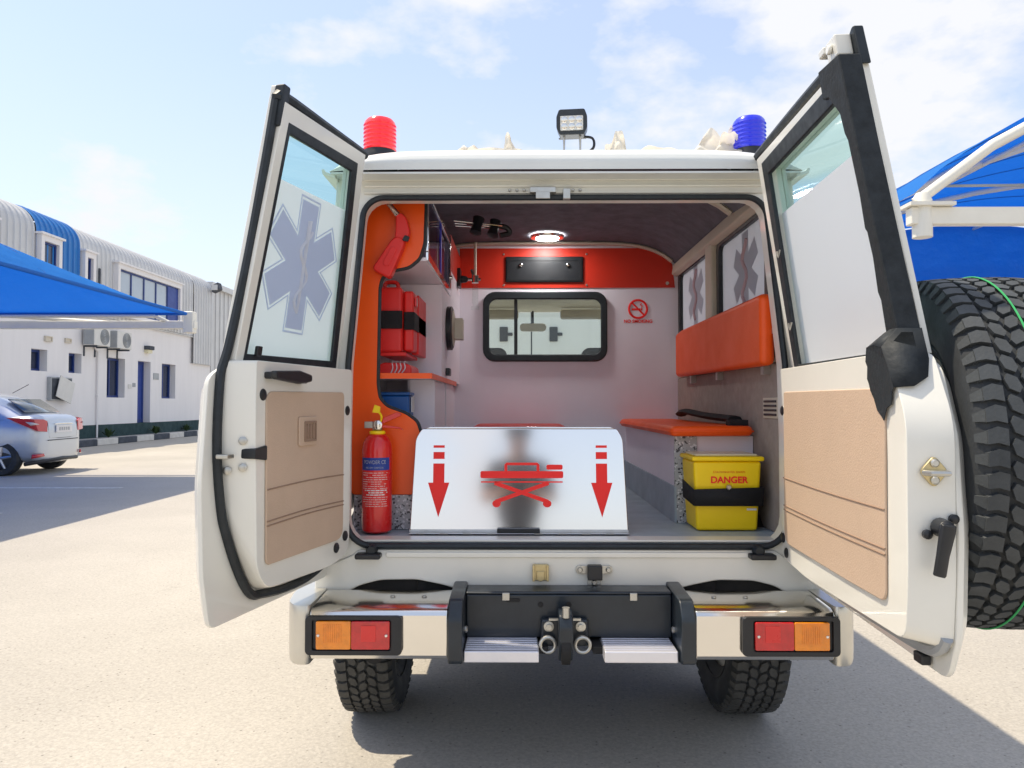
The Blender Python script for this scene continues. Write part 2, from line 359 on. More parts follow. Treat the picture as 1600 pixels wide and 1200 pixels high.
# ================================================================== OFFICE BUILDING
BX = -13.6
bld = thing('office_building', (BX-4, 22, 0), 'long white and grey clad building with navy blue windows and rounded eave', 'building')
Y0, Y1 = 10, 31.9
def wall_holes(name, y0, y1, z0, z1, x0, x1, holes, m, parent):
    ys = sorted({y0, y1, *[h[0] for h in holes], *[h[1] for h in holes]}); zs = sorted({z0, z1, *[h[2] for h in holes], *[h[3] for h in holes]})
    g = G(); idx = {}
    def cell(i, j):
        if i < 0 or j < 0 or i >= len(ys)-1 or j >= len(zs)-1: return False
        cy = (ys[i]+ys[i+1])/2; cz = (zs[j]+zs[j+1])/2
        return not any(h[0] < cy < h[1] and h[2] < cz < h[3] for h in holes)
    for i in range(len(ys)-1):
        for j in range(len(zs)-1):
            if not cell(i, j): continue
            a, b, c, d = ys[i], ys[i+1], zs[j], zs[j+1]
            g.add([(x1, a, c), (x1, b, c), (x1, b, d), (x1, a, d)], [(0, 1, 2, 3)])
            g.add([(x0, a, c), (x0, b, c), (x0, b, d), (x0, a, d)], [(3, 2, 1, 0)])
            if not cell(i-1, j): g.add([(x0, a, c), (x1, a, c), (x1, a, d), (x0, a, d)], [(0, 1, 2, 3)])
            if not cell(i+1, j): g.add([(x1, b, c), (x0, b, c), (x0, b, d), (x1, b, d)], [(0, 1, 2, 3)])
            if not cell(i, j-1): g.add([(x0, a, c), (x0, b, c), (x1, b, c), (x1, a, c)], [(0, 1, 2, 3)])
            if not cell(i, j+1): g.add([(x0, b, d), (x0, a, d), (x1, a, d), (x1, b, d)], [(0, 1, 2, 3)])
    return g.build(name, m, parent, smooth=False, recalc=False)
lows = [(20.15, 20.85, 2.19, 2.8), (21.85, 22.5, 2.2, 2.8), (23.9, 25.0, 1.48, 2.8), (25.85, 26.75, .6, 2.8), (27.6, 28.7, 1.48, 2.8),
        (17.6, 18.5, 2.19, 2.8), (14.6, 15.8, 1.48, 2.8)]
wall_holes('wall', Y0, Y1, .6, 4.08, BX-.34, BX, lows, 'plaster', bld)
g = G(); g.box(BX-.4, BX+.015, Y0, Y1, .15, .6); g.build('plinth', 'plinth', bld)
g = G(); g.box(BX-12, BX-.4, Y0+.02, Y1-.02, 0, 6.0); g.build('core', 'plaster', bld)
for k, (a, b, c, d) in enumerate(lows):
    if k == 3:
        dr = G(); dr.box(BX-.30, BX-.25, a, b, c, d); dr = dr.build('door', 'navyd', bld)
        g = G(); g.ring([(a+.04, c+.02), (b-.04, c+.02), (b-.04, d-.04), (a+.04, d-.04)], [(a+.12, c+.12), (b-.12, c+.12), (b-.12, d-.12), (a+.12, d-.12)], BX-.25, BX-.235, YZ); g.build('panel_moulding', 'navy', dr)
        g = G(); g.tube([(BX-.22, a+.16, 1.62), (BX-.17, a+.16, 1.62), (BX-.17, a+.30, 1.62)], .012); g.build('handle', 'steel', dr); continue
    fr = G(); fr.ring([(a, c), (b, c), (b, d), (a, d)], [(a+.07, c+.07), (b-.07, c+.07), (b-.07, d-.07), (a+.07, d-.07)], BX-.30, BX-.22, YZ)
    if b-a > 1: fr.box(BX-.29, BX-.23, (a+b)/2-.03, (a+b)/2+.03, c+.07, d-.07)
    fr = fr.build('window', 'navy', bld)
    g = G(); g.box(BX-.275, BX-.265, a+.06, b-.06, c+.06, d-.06); g.build('pane', 'dpane', fr)
    if k == 4:
        g = G(); g.box(BX-.26, BX-.255, a+.12, a+.38, 1.75, 2.05); g.build('notice', 'whitepr', fr)
        g = G(); g.box(BX-.26, BX-.255, a+.1, a+.34, 2.2, 2.55); g.build('notice', 'whitepr', fr)
# cladding: ribbed sheet that bends over at the eave
def clad(name, y0, y1, m, off, zlow):
    prof = [(BX+.12, zlow), (BX+.12, 6.05)]
    for k in range(1, 9):
        a = R(90*k/8); prof.append((BX+.12-.85+.85*math.cos(a), 6.05+.72*math.sin(a)))
    prof += [(BX-4, 6.85), (BX-12, 6.9)]
    st = .0; ys = []; yy = y0
    while yy < y1-.01:
        for d, h in ((0, 0), (.16, 0), (.18, .035), (.23, .035), (.25, 0)):
            if yy+d <= y1: ys.append((yy+d, h))
        yy += .25
    ys = [(q, h) for i, (q, h) in enumerate(ys) if i == 0 or q-ys[i-1][0] > 1e-4]
    vs = []; n = len(prof)
    for q, h in ys:
        for i, (x, z) in enumerate(prof):
            if z <= 6.05: nx, nz = 1, 0
            else:
                nx, nz = max(0, (x-(BX+.12-.85))/.85), max(.1, (z-6.05)/.72); l = math.hypot(nx, nz); nx /= l; nz /= l
            vs.append((x+nx*(h+off), q, z+nz*(h+off)))
    fs = [(a*n+i, (a+1)*n+i, (a+1)*n+i+1, a*n+i+1) for a in range(len(ys)-1) for i in range(n-1)]
    g = G(); g.add(vs, fs); return g.build(name, m, bld, ang=30)
clad('cladding', Y0, 20.05, 'clad', 0, 4.05); clad('blue_cladding', 20.05, 22.1, 'cladblue', .03, 4.05); clad('cladding', 22.1, 30.0, 'clad', 0, 4.05); clad('cladding', 30.0, Y1, 'clad', .0, 2.95)
g = G(); g.box(BX-.3, BX+.11, 30.0, Y1, 2.93, 2.95); g.box(BX-.3, BX+.10, Y1-.06, Y1-.02, 2.95, 6.1); g.box(BX-.3, BX+.1, Y0, Y1, 4.0, 4.045); g.build('closer_panel', 'clad', bld)
g = G(); g.prism([(BX+.1, 4.0), (BX+.1, 6.05), (BX-.15, 6.55), (BX-.75, 6.75), (BX-12, 6.85), (BX-12, 0), (BX-.3, 0), (BX-.3, 4)], Y1-.015, Y1, XZ); g.build('end_wall', 'clad', bld)
def upwin(a, b, c, d, n, mp):
    fr = G(); fr.ring([(a-.14, c-.12), (b+.14, c-.12), (b+.14, d+.16), (a-.14, d+.16)], [(a, c), (b, c), (b, d), (a, d)], BX+.10, BX+.30, YZ)
    fr.box(BX+.1, BX+.36, a-.2, b+.2, d+.161, d+.22); fr = fr.build('window', 'plaster', bld)
    g = G(); g.box(BX+.165, BX+.175, a+.01, b-.01, c+.01, d-.01); g.build('pane', mp, fr)
    g = G(); g.ring([(a, c), (b, c), (b, d), (a, d)], [(a+.06, c+.06), (b-.06, c+.06), (b-.06, d-.06), (a+.06, d-.06)], BX+.17, BX+.21, YZ)
    for k in range(1, n):
        yy = a+(b-a)*k/n; g.box(BX+.176, BX+.205, yy-.03, yy+.03, c+.06, d-.06)
    g.build('frame', 'navy', fr)
upwin(20.2, 20.85, 4.5, 5.8, 1, 'dpane'); upwin(22.25, 22.55, 4.5, 5.75, 1, 'dpane'); upwin(24.1, 28.4, 4.3, 5.75, 5, 'pane'); upwin(15, 18.2, 4.3, 5.75, 4, 'pane')
g = G(); g.box(BX+.21, BX+.215, 27.55, 28.35, 4.4, 5.7); g.build('blind', 'navyd', bld)
# far grey block beyond
fb = thing('warehouse', (-15.5, 42, 0), 'plain grey clad warehouse standing beyond the office building', 'building')
g = G(); g.box(-26, -14.3, 33.5, 52, 0, 6.6); g.build('wall', 'clad', fb)
g = G(); g.box(-26.2, -14.1, 33.3, 52.2, 6.6, 6.85); g.build('roof', 'clad', fb)
for k in range(40):
    pass
g = G()
for k in range(36): g.box(-14.3, -14.26, 33.6+k*.5, 33.68+k*.5, .1, 6.59)
g.build('ribs', 'clad', fb)
g = G(); g.box(-20, -17.5, 33.42, 33.499, 0, 3.2); g.build('door', 'grey', fb)

# things on the building
def ac(y0, lab):
    t = thing('air_conditioner', (BX+.2, y0+.4, 3.05), lab, 'air conditioner', 'condenser units on the white wall')
    g = G(); g.box(BX+.06, BX+.42, y0, y0+.88, 3.08, 3.66); g.build('casing', 'acw', t, bevel=.02)
    g = G(); c = (BX+.425, y0+.56, 3.37)
    for r in (.24, .19, .14, .09, .04): g.tube([(c[0]+.004, c[1]+r*math.cos(2*math.pi*k/24), c[2]+r*math.sin(2*math.pi*k/24)) for k in range(24)], .008, 5, True)
    g.build('fan_grille', 'acg', t)
    g = G(); g.lathe([(.25, 0), (.25, .003)], (BX+.421, y0+.56, 3.37), (1, 0, 0), 28); g.build('fan_opening', 'grey', t)
    g = G(); g.box(BX+.08, BX+.40, y0-.006, y0-.001, 3.1, 3.64); g.build('side_louvre', 'grey', t)
    for q in (.12, .7):
        g = G(); g.box(BX, BX+.42, y0+q, y0+q+.05, 3.03, 3.079); g.box(BX, BX+.03, y0+q, y0+q+.05, 2.75, 3.029); g.build('bracket', 'kblack', t)
ac(22.45, 'white wall condenser unit beside the small narrow window, away from the navy door'); ac(23.75, 'white wall condenser unit directly above the tall navy window')
t = thing('floodlight', (BX+.2, 31.55, 6.2), 'dark floodlight on the corner of the grey cladding below the eave', 'floodlight')
g = G(); g.tube([(BX+.1, 31.55, 6.15), (BX+.32, 31.5, 6.2)], .03); g.build('arm', 'grey', t)
g = G(); g.prism([(BX+.30, 6.05), (BX+.62, 6.2), (BX+.55, 6.5), (BX+.26, 6.35)], 31.3, 31.7, XZ); h = g.build('housing', 'kblack', t, bevel=.03)
g = G(); g.box(BX+.30, BX+.55, 31.28, 31.299, 6.15, 6.38); g.build('lens', 'acw', h)
t = thing('wall_lamp', (BX, 26.4, 3.2), 'small dark box lamp on the white wall above the navy door', 'lamp')
g = G(); g.box(BX, BX+.22, 26.25, 26.6, 3.22, 3.36); g.build('hood', 'kblack', t, bevel=.02)
g = G(); g.box(BX, BX+.15, 26.28, 26.57, 3.1, 3.219); g.build('diffuser', 'lidpl', t)
t = thing('electrical_cabinet', (BX, 21.3, 1.4), 'grey wall cabinet with its door hanging open and tilted', 'cabinet')
g = G(); g.box(BX, BX+.12, 20.85, 21.85, 1.36, 2.04); g.build('box', 'grey', t, bevel=.01)
g = G(); g.box(BX+.121, BX+.135, 20.9, 21.8, 1.40, 2.0); g.build('inside', 'kblack', t)
g = G(); cs, sn = math.cos(R(-18)), math.sin(R(-18)); ctr = (21.38, 1.68)
g.prism([(ctr[0]+a*cs-b*sn, ctr[1]+a*sn+b*cs) for a, b in ((-.36, -.32), (.36, -.32), (.36, .32), (-.36, .32))], BX+.2, BX+.23, YZ); g.build('door', 'acw', t, bevel=.006)
def plate(name, y0, y1, z0, z1, d, m, lab, cat, grp=None):
    g = G(); g.ring([(y0, z0), (y1, z0), (y1, z1), (y0, z1)], [(y0+.03, z0+.03), (y1-.03, z0+.03), (y1-.03, z1-.03), (y0+.03, z1-.03)], BX, BX+d, YZ); g.box(BX, BX+d*.6, y0+.029, y1-.029, z0+.029, z1-.029)
    return tag(g.build(name, m, None, bevel=.004), lab, cat, grp)
plate('wall_sign', 25.2, 25.42, 1.8, 1.95, .02, 'acw', 'tiny pale notice on the wall between tall window and navy door', 'sign')
plate('wall_sign', 25.5, 25.68, 1.86, 2.0, .02, 'grey', 'tiny grey notice right beside the navy door frame', 'sign')
plate('wall_sign', 26.95, 27.34, 2.17, 2.41, .02, 'grey', 'square grey sign between the navy door and the end window', 'sign')
plate('wall_vent', 20.68, 21.0, 3.04, 3.2, .06, 'cream', 'small beige wall vent above the first small window', 'vent')
plate('wall_vent', 21.62, 21.9, 3.08, 3.22, .06, 'cream', 'small beige wall vent beside the condenser unit', 'vent')
g = G(); g.tube([(BX+.2, 23.05, 4.1), (BX+.2, 23.05, 5.55)], .035, 8); g.box(BX+.1, BX+.24, 23.0, 23.1, 4.5, 4.56); tag(g.build('vent_pipe', 'kblack'), 'thin black upright pipe in front of the grey cladding', 'pipe')
g = G(); g.tube([(BX+.05, 23.3, .2), (BX+.05, 23.3, 2.9), (BX+.05, 23.1, 3.05)], .03, 8); g.box(BX, BX+.09, 23.26, 23.34, 1.5, 1.54); tag(g.build('drain_pipe', 'plaster'), 'thin white drain pipe running down the wall below the condensers', 'pipe')
def weed(x, y, n, lab):
    t = thing('weed', (x, y, .19), lab, 'plant', 'weeds along the wall'); rnd = random.Random(int(y*10))
    g = G(); s = G()
    for k in range(n):
        a = rnd.random()*6.28; l = .06+.16*rnd.random(); e = rnd.uniform(.5, 1.4)
        d = Vector((math.cos(a)*math.cos(e), math.sin(a)*math.cos(e), math.sin(e))); b = Vector((x, y, .19)); p = b+d*l; sd = d.cross(Vector((0, 0, 1))).normalized()*.045
        s.tube([b, p], .005, 4)
        for q in (.5, .75, 1):
            c = b+d*l*q; g.add([c, c+sd*1.2+d*.05, c+d*.13, c-sd*1.2+d*.05], [(0, 1, 2, 3)])
    s.build('stem', 'leaf', t); g.build('leaves', 'leaf', t)
weed(-13.3, 26.6, 40, 'low green weed at the wall foot by the navy door'); weed(-13.35, 23.6, 26, 'low green weed at the wall foot below the tall window'); weed(-13.4, 29.3, 20, 'low green weed at the wall foot past the end window')

# ================================================================== CARPORTS
def canopy(name, loc, lab, x0, x1, y0, y1, ze, rise, hip, sgn, posts):
    t = thing(name, loc, lab, 'carport')
    def fn(a, b):
        yy = y0+(y1-y0)*b; e = min(1, (y1-yy)/hip if hip else 1); e = math.sin(max(0, e)*math.pi/2)**.8 if hip else 1
        return Vector((x0+(x1-x0)*a, yy, ze+rise*e*math.sin(math.pi*a)**.75))
    g = G(); g.grid(fn, 24, 24); g.build('fabric', 'canvas', t, recalc=False)
    return t, fn
cl, fnL = canopy('carport', (-9, 8, 0), 'blue fabric carport with white steel beams over the silver car bay', -13.0, -6.1, -1.5, 13.05, 2.88, 1.15, 5.5, 1, None)
def ptube(t, name, pts, r, m='white', n=10): g = G(); g.tube(pts, r, n); return g.build(name, m, t)
for yy in (1.2, 3.9, 6.6, 9.2, 11.2):
    ptube(cl, 'seam', [tuple(fnL(k/16, (yy+1.5)/14.55)) for k in range(17)], .012, 'canvas', 5)
ptube(cl, 'edge_tube', [(-6.1, -1.5, 2.87), (-6.1, 13.05, 2.87)], .03, 'canvas'); ptube(cl, 'edge_tube', [(-13, 13.05, 2.87), (-6.1, 13.05, 2.87)], .03, 'canvas')
for yy in (13.25, 6.5, .2):
    g = G(); g.box(-13.05, -6.0, yy-.07, yy+.07, 2.62, 2.76); g.build('beam', 'white', cl, bevel=.01)
    g = G(); g.box(-6.2, -6.02, yy-.09, yy+.09, 2.54, 2.93); g.build('end_bracket', 'white', cl, bevel=.02)
    ptube(cl, 'rafter', [(-12.4, yy, 2.74)]+[tuple(fnL(.08+.84*k/10, min(1, (yy+1.5)/14.55))+Vector((0, 0, -.05))) for k in range(11)]+[(-6.5, yy, 2.74)], .035)
    g = G(); g.box(-12.1, -11.9, yy-.1, yy+.1, 0, 2.62); g.build('post', 'white', cl, bevel=.01)
ptube(cl, 'brace', [(-10.6, 13.2, 2.93), (-7.1, 13.25, 2.70)], .035)
# right hand carport: barrel vault, gable end towards the camera
cr = thing('carport', (6, 10, 0), 'blue barrel vault fabric carport with cream steel arches beside the tyre', 'carport')
RX0, RX1, RY0, RY1 = 3.05, 15.8, 5.95, 15.5
def arch(a): return RX0+(RX1-RX0)*a, 2.93+2.1*math.sin(math.pi*a)**.8
def fnR(a, b):
    x, z = arch(a); return Vector((x, RY0+(RY1-RY0)*b, z+.03))
g = G(); g.grid(fnR, 60, 10); g.build('fabric', 'canvas', cr, recalc=False)
# back apron hanging at the far end and along the left eave behind
g = G(); g.grid(lambda a, b: Vector((arch(a)[0], RY1-.02, (1-b)*arch(a)[1]+b*2.3)), 28, 4); g.build('end_fabric', 'canvas', cr, recalc=False)
for yy in (7.0, 8.1, 10.2, 11.3, 13.4, 14.5):
    ptube(cr, 'seam', [tuple(fnR(k/40, (yy-RY0)/(RY1-RY0))) for k in range(41)], .012, 'canvas', 5)
for yy in (RY0, 9.1, 12.3, RY1+.12):
    ptube(cr, 'arch', [(arch(k/20)[0], yy, arch(k/20)[1]-.05) for k in range(0, 21)], .045)
    if yy == RY0:
        g = G(); g.box(RX0-.05, RX1+.05, yy-.05, yy+.05, 2.70, 2.84); g.build('beam', 'white', cr, bevel=.01)
    g = G(); g.lathe([(.075, 0), (.075, .3), (.05, .36)], (RX0+.06, yy, 2.60), (0, 0, 1), 14); g.box(RX0-.08, RX0+.28, yy-.1, yy+.1, 2.842, 2.87); g.build('end_bracket', 'white', cr)
    g = G(); g.box(RX1-1.1, RX1-.9, yy-.1, yy+.1, 0, 2.70); g.build('post', 'white', cr, bevel=.01)
    ptube(cr, 'strut', [(RX0+1.1, yy, 2.84), (RX0+1.0, yy, arch(.08)[1]-.05)], .03)
for a in (.08, .2, .5, .8):
    ptube(cr, 'purlin', [(arch(a)[0], RY0, arch(a)[1]-.08), (arch(a)[0], RY1, arch(a)[1]-.08)], .03)
ptube(cr, 'purlin', [(RX0, RY0, 2.9), (RX0, RY1, 2.9)], .03, 'canvas')
ptube(cr, 'tie_cable', [(RX0+.2, RY0+.1, 3.05), (RX1-1, RY0+.3, 3.2)], .012, 'grey', 6)

# ================================================================== SILVER SEDAN (rear quarter towards the lane)
car = thing('parked_car', (-10.6, 13.9, 0), 'silver saloon car with red tail lamps parked beside the kerb', 'car')
CR = Matrix.Translation((-9.25, 13.6, 0)) @ Matrix.Rotation(R(4), 4, 'Z')
CF = lambda a, b, c: CR @ Vector((a*.66 if a > .1 else a-.034 if a > 0 else a, b, c))      # a: + towards the rear, b: across (- near side), c: up
# body loft: stations along the length, each a cross section of half widths
def station(x, belt, deck, hw, zb):
    return [(x, 0, zb), (x, hw*.86, zb), (x, hw*.97, zb+.14), (x, hw, .55), (x, hw*.985, belt-.12), (x, hw*.93, belt), (x, hw*.80, deck-.012), (x, hw*.4, deck), (x, 0, deck+.006)]
st = [(.95, .80, .85, .42, .36), (.93, .86, .93, .58, .27), (.86, .93, 1.035, .70, .2), (.72, .97, 1.085, .80, .18), (.45, .98, 1.085, .84, .21), (.2, .98, 1.07, .85, .2), (-.6, .96, 1.05, .855, .19), (-1.6, .95, 1.0, .855, .19), (-2.4, .92, .98, .85, .19), (-3.0, .84, .92, .82, .2), (-3.4, .72, .80, .70, .24), (-3.52, .6, .66, .5, .32)]
rows = [station(*q) for q in st]; g = G(); N = 9
vs = [CF(x, -b, z) for r_ in rows for (x, b, z) in r_]+[CF(x, b, z) for r_ in rows for (x, b, z) in r_]; K = len(rows)*N; fs = []
for i in range(len(rows)-1):
    for j in range(N-1):
        fs += [(i*N+j, i*N+j+1, (i+1)*N+j+1, (i+1)*N+j), (K+i*N+j, K+(i+1)*N+j, K+(i+1)*N+j+1, K+i*N+j+1)]
fs += [tuple(range(N-1, -1, -1))+tuple(), tuple(K+j for j in range(N))]
g.add(vs, fs)
body = g.build('body', 'silver', car, sub=1)
cabst = [(.42, 1.07, .60), (-.05, 1.33, .56), (-.45, 1.45, .55), (-1.1, 1.48, .56), (-1.6, 1.44, .56), (-2.25, 1.02, .64)]
g = G(); vs = []
for x, z, hw in cabst: vs += [CF(x, -.80 if z > 1.1 else -.72, .98), CF(x, -(hw+.06), z-.05), CF(x, -hw*.7, z), CF(x, hw*.7, z), CF(x, hw+.06, z-.05), CF(x, .80 if z > 1.1 else .72, .98)]
fs = [(i*6+j, (i+1)*6+j, (i+1)*6+j+1, i*6+j+1) for i in range(len(cabst)-1) for j in range(5)]; g.add(vs, fs)
g.build('cabin', 'silver', car, sub=1, recalc=True)
g = G(); g.add([CF(.38, -.56, 1.11), CF(.38, .56, 1.11), CF(-.08, .50, 1.345), CF(-.08, -.50, 1.345)], [(0, 1, 2, 3)]); g.build('rear_window', 'clear' if 0 else 'carglass', car, solid=.012)
g = G(); g.add([CF(-.22, -.79, 1.05), CF(-.45, -.655, 1.37), CF(-1.0, -.66, 1.405), CF(-1.0, -.80, 1.04)], [(0, 1, 2, 3)]); g.build('side_window', 'carglass', car, solid=.03)
g = G(); g.add([CF(-1.06, -.80, 1.04), CF(-1.06, -.66, 1.405), CF(-1.55, -.66, 1.37), CF(-2.05, -.77, 1.04)], [(0, 1, 2, 3)]); g.build('side_window', 'carglass', car, solid=.03)
def lens(pts, m, name, sh=.012):
    g = G(); g.add([CF(*p) for p in pts], [tuple(range(len(pts)))]); return g.build(name, m, car, solid=sh*2)
for s in (-1, 1):
    pts = [(.12, s*.845, 1.02), (.50, s*.84, 1.015), (.80, s*.785, .99), (.89, s*.60, .985), (.905, s*.50, .95), (.915, s*.51, .76), (.87, s*.73, .78), (.62, s*.83, .87)]
    lo = [Vector(p) for p in pts]
    lq = G()
    lq.add([CF(*p) for p in pts]+[CF(p[0]+.03, p[1]*1.03, p[2]) for p in pts], [(0, 1, 7), (1, 2, 6, 7), (2, 3, 5, 6), (3, 4, 5), (8, 15, 9), (9, 15, 14, 10), (10, 14, 13, 11), (11, 13, 12)]+[(i, i+8, (i+1) % 8+8, (i+1) % 8) for i in range(8)])
    tl = lq.build('tail_lamp', 'carlens', car)
    cq = G(); pc = [(.62, s*.835, .945), (.78, s*.80, .935), (.865, s*.70, .90), (.74, s*.815, .88)]
    cq.add([CF(p[0]+.045, p[1]*1.045, p[2]) for p in pc], [(0, 1, 2, 3)]); cq.build('clear_lens', 'carclear', tl, solid=.01)
    rq = G(); rq.add([CF(.80, s*.80, .37), CF(.93, s*.62, .38), CF(.94, s*.6, .33), CF(.80, s*.82, .30)], [(0, 1, 2, 3)]); rq.build('reflector', 'carlens', car, solid=.03)
g = G(); g.prism(rr(-.27, .27, .74, .87, .01, 2), .952, .975, lambda a, b, c: CF(c, a, b)); pl = g.build('number_plate', 'whitepr', car)
g = G()
for k in range(5): g.box(.976, .979, -.18+k*.075, -.13+k*.075, .775, .835, CF)
g.build('plate_characters', 'grey', pl)
g = G(); g.box(.90, .965, -.5, .5, .60, .615, CF); g.build('bumper_gap', 'kblack', car)
g = G(); g.tube([CF(.925, -.50, .93), CF(.935, -.46, .66), CF(.945, -.2, .64), CF(.945, .2, .64), CF(.935, .46, .66), CF(.925, .50, .93)], .006, 5); g.build('boot_lid_gap', 'kblack', car)
g = G(); g.tube([CF(.955, -.30, .90), CF(.962, 0, .905), CF(.955, .30, .90)], .014, 6); g.build('boot_garnish', 'chrome', car)
g = G(); g.tube(curve_pts([CF(-.02, -.862, .30), CF(-.30, -.862, .28), CF(-.40, -.865, .50), CF(-.34, -.86, .90)]), .005, 5); g.build('door_gap', 'kblack', car)
g = G(); g.tube([CF(-.42, -.868, .86), CF(-.62, -.872, .86)], .016, 6, sq=.8); g.build('door_handle', 'silver', car)
g = G(); g.tube([CF(-.18, -.80, 1.04), CF(-.43, -.665, 1.385), CF(-1.0, -.67, 1.42), CF(-1.6, -.665, 1.38)], .012, 5); g.build('window_trim', 'blackpl', car)
g = G(); g.tube([CF(.60, -.80, .20), CF(.88, -.55, .24), CF(.92, 0, .26), CF(.88, .55, .24)], .035, 8); g.build('bumper_insert', 'blackpl', car)
g = G(); g.tube([CF(-.3, 0, 1.46), CF(.02, 0, 1.62)], .006, 6); g.build('antenna', 'blackpl', car)
def carwheel(a, b):
    c = CF(a, b, .31); ax = CR.to_3x3() @ Vector((0, -1 if b < 0 else 1, 0))
    g = G(); g.lathe([(.2, .0), (.29, 0), (.31, .03), (.31, .17), (.29, .2), (.2, .2)], c-ax*.1, ax, 32, False); wq = g.build('wheel', 'tyre', car)
    g = G(); g.lathe([(.2, .0), (.19, .06), (.06, .085), (.001, .085)], c+ax*.01, ax, 24, False); g.build('rim', 'blackpl', wq)
    g = G()
    for k in range(5):
        an = k*2*math.pi/5; u = ax.orthogonal().normalized(); v_ = ax.cross(u); d = u*math.cos(an)+v_*math.sin(an)
        g.tube([c+ax*.10, c+ax*.095+d*.2], [.03, .022], 6)
    g.build('spokes', 'alloy', wq)
for a in (0, -2.55):
    for b in (-.74, .74): carwheel(a, b)

# ================================================================== AMBULANCE
V = thing('ambulance', (0, 4.4, 0), 'white off-road ambulance with both rear doors swung open', 'ambulance')
def tum(z): return 1-.08*max(0, z-1.34)
def yl(z): return 2.47+.14*max(0, z-1.34)
def dense(p, k=4):
    o = []
    for i in range(len(p)):
        a, b = p[i], p[(i+1) % len(p)]
        for j in range(k): o.append((a[0]+(b[0]-a[0])*j/k, a[1]+(b[1]-a[1])*j/k))
    return o
FR = lambda a, b, c: Vector((a*tum(b), yl(b)+c, b))
outer = dense(rr(-.845, .845, .70, 2.055, [.03, .03, .10, .10])); inner = dense(rr(-.737, .737, .775, 1.975, [.09, .09, .07, .07]))
g = G(FR); g.ring(outer, inner, 0, .09); g.build('body', 'paint', V, bevel=.012, ang=35)
# lower rear valance with its scalloped bottom edge, 10 mm proud of the frame
half = [(.37, .638), (.41, .650), (.50, .668), (.62, .666), (.69, .648), (.735, .622), (.75, .60), (.838, .60), (.838, .70), (.72, .745), (.69, .768)]
val = smoothpoly([(-x, z) for x, z in half[::-1]]+half, .02)
g = G(); g.prism(val, 2.46, 2.49, XZ); g.build('valance', 'paint', V, bevel=.006)
g = G(); g.prism(smoothpoly([(-.60, .7602), (.60, .7602), (.60, .742), (-.60, .742)], .006), 2.452, 2.462, XZ); g.build('valance_ridge', 'paint', V, bevel=.004)
# header with pressed ribs above the opening
for zz in (1.992, 2.016, 2.040):
    g = G(); g.tube([(-.74*tum(zz), yl(zz)-.002, zz), (.74*tum(zz), yl(zz)-.002, zz)], .008, 8, sq=.7); g.build('header_rib', 'paint', V)
# seal of the opening
sealp = dense(rr(-.735, .735, .778, 1.972, [.09, .09, .07, .07], 8), 2)
g = G(); g.tube([FR(a, b, -.008) for a, b in sealp], .0108, 8, True); g.build('weather_seal', 'rubber', V)
for x in (-.655, .64):
    g = G(); g.box(x-.042, x+.042, 2.415, 2.459, .742, .760); g.build('bump_stop', 'blackpl', V, bevel=.006)
    g = G(); g.lathe([(.018, 0), (.02, .02), (.014, .032)], (x*.985, 2.462, .768), (0, -1, 0), 14); g.build('buffer', 'rubber', V)
# strikers
g = G(); g.box(-.112, -.062, 2.448, 2.459, .668, .722); a = g.build('striker_plate', 'brass', V, bevel=.003)
g = G(); g.box(-.114, -.106, 2.435, 2.4475, .668, .722); g.box(-.068, -.06, 2.435, 2.4475, .668, .722); g.prism([(-.10, .672), (-.087, .666), (-.074, .672), (-.074, .70), (-.10, .70)], 2.442, 2.4475, XZ); g.build('striker_tongue', 'brass', a, bevel=.002)
g = G(); g.prism(rr(.03, .15, .690, .718, .012), 2.45, 2.459, XZ); g.box(.068, .112, 2.446, 2.4495, .655, .70); a = g.build('lock_plate', 'steel', V, bevel=.002)
g = G(); g.box(.066, .114, 2.415, 2.4455, .676, .724); g.build('lock_catch', 'blackpl', a, bevel=.004)
g = G(); [screw(g, p, (0, -1, 0), .009, .008) for p in ((.043, 2.4495, .704), (.137, 2.4495, .704), (.09, 2.4455, .664))]; g.build('lock_screws', 'steel', a)
g = G(); zz = 1.985
g.box(-.12, -.03, yl(zz)-.03, yl(zz)-.011, 1.985, 2.004); g.box(-.10, -.05, yl(zz)-.035, yl(zz)-.03, 1.962, 1.986); [screw(g, (x, yl(2.0)-.012, 1.997), (0, -1, 0), .006, .01) for x in (-.19, -.165, -.14, .03, .055)]
g.box(-.005, .02, yl(zz)-.032, yl(zz)-.011, 1.962, 1.998); g.build('header_striker', 'steel', V, bevel=.002)
def star_poly(cu, cv, r, hw):
    poly = []
    for q in range(6):
        an = R(90+q*60); d0 = Vector((math.cos(an), math.sin(an))); n0 = Vector((-d0.y, d0.x))
        for e in (d0*r-n0*hw, d0*r+n0*hw): poly.append((cu+e.x, cv+e.y))
        e = d0*(hw*1.7320508)+n0*hw; poly.append((cu+e.x, cv+e.y))
    return poly
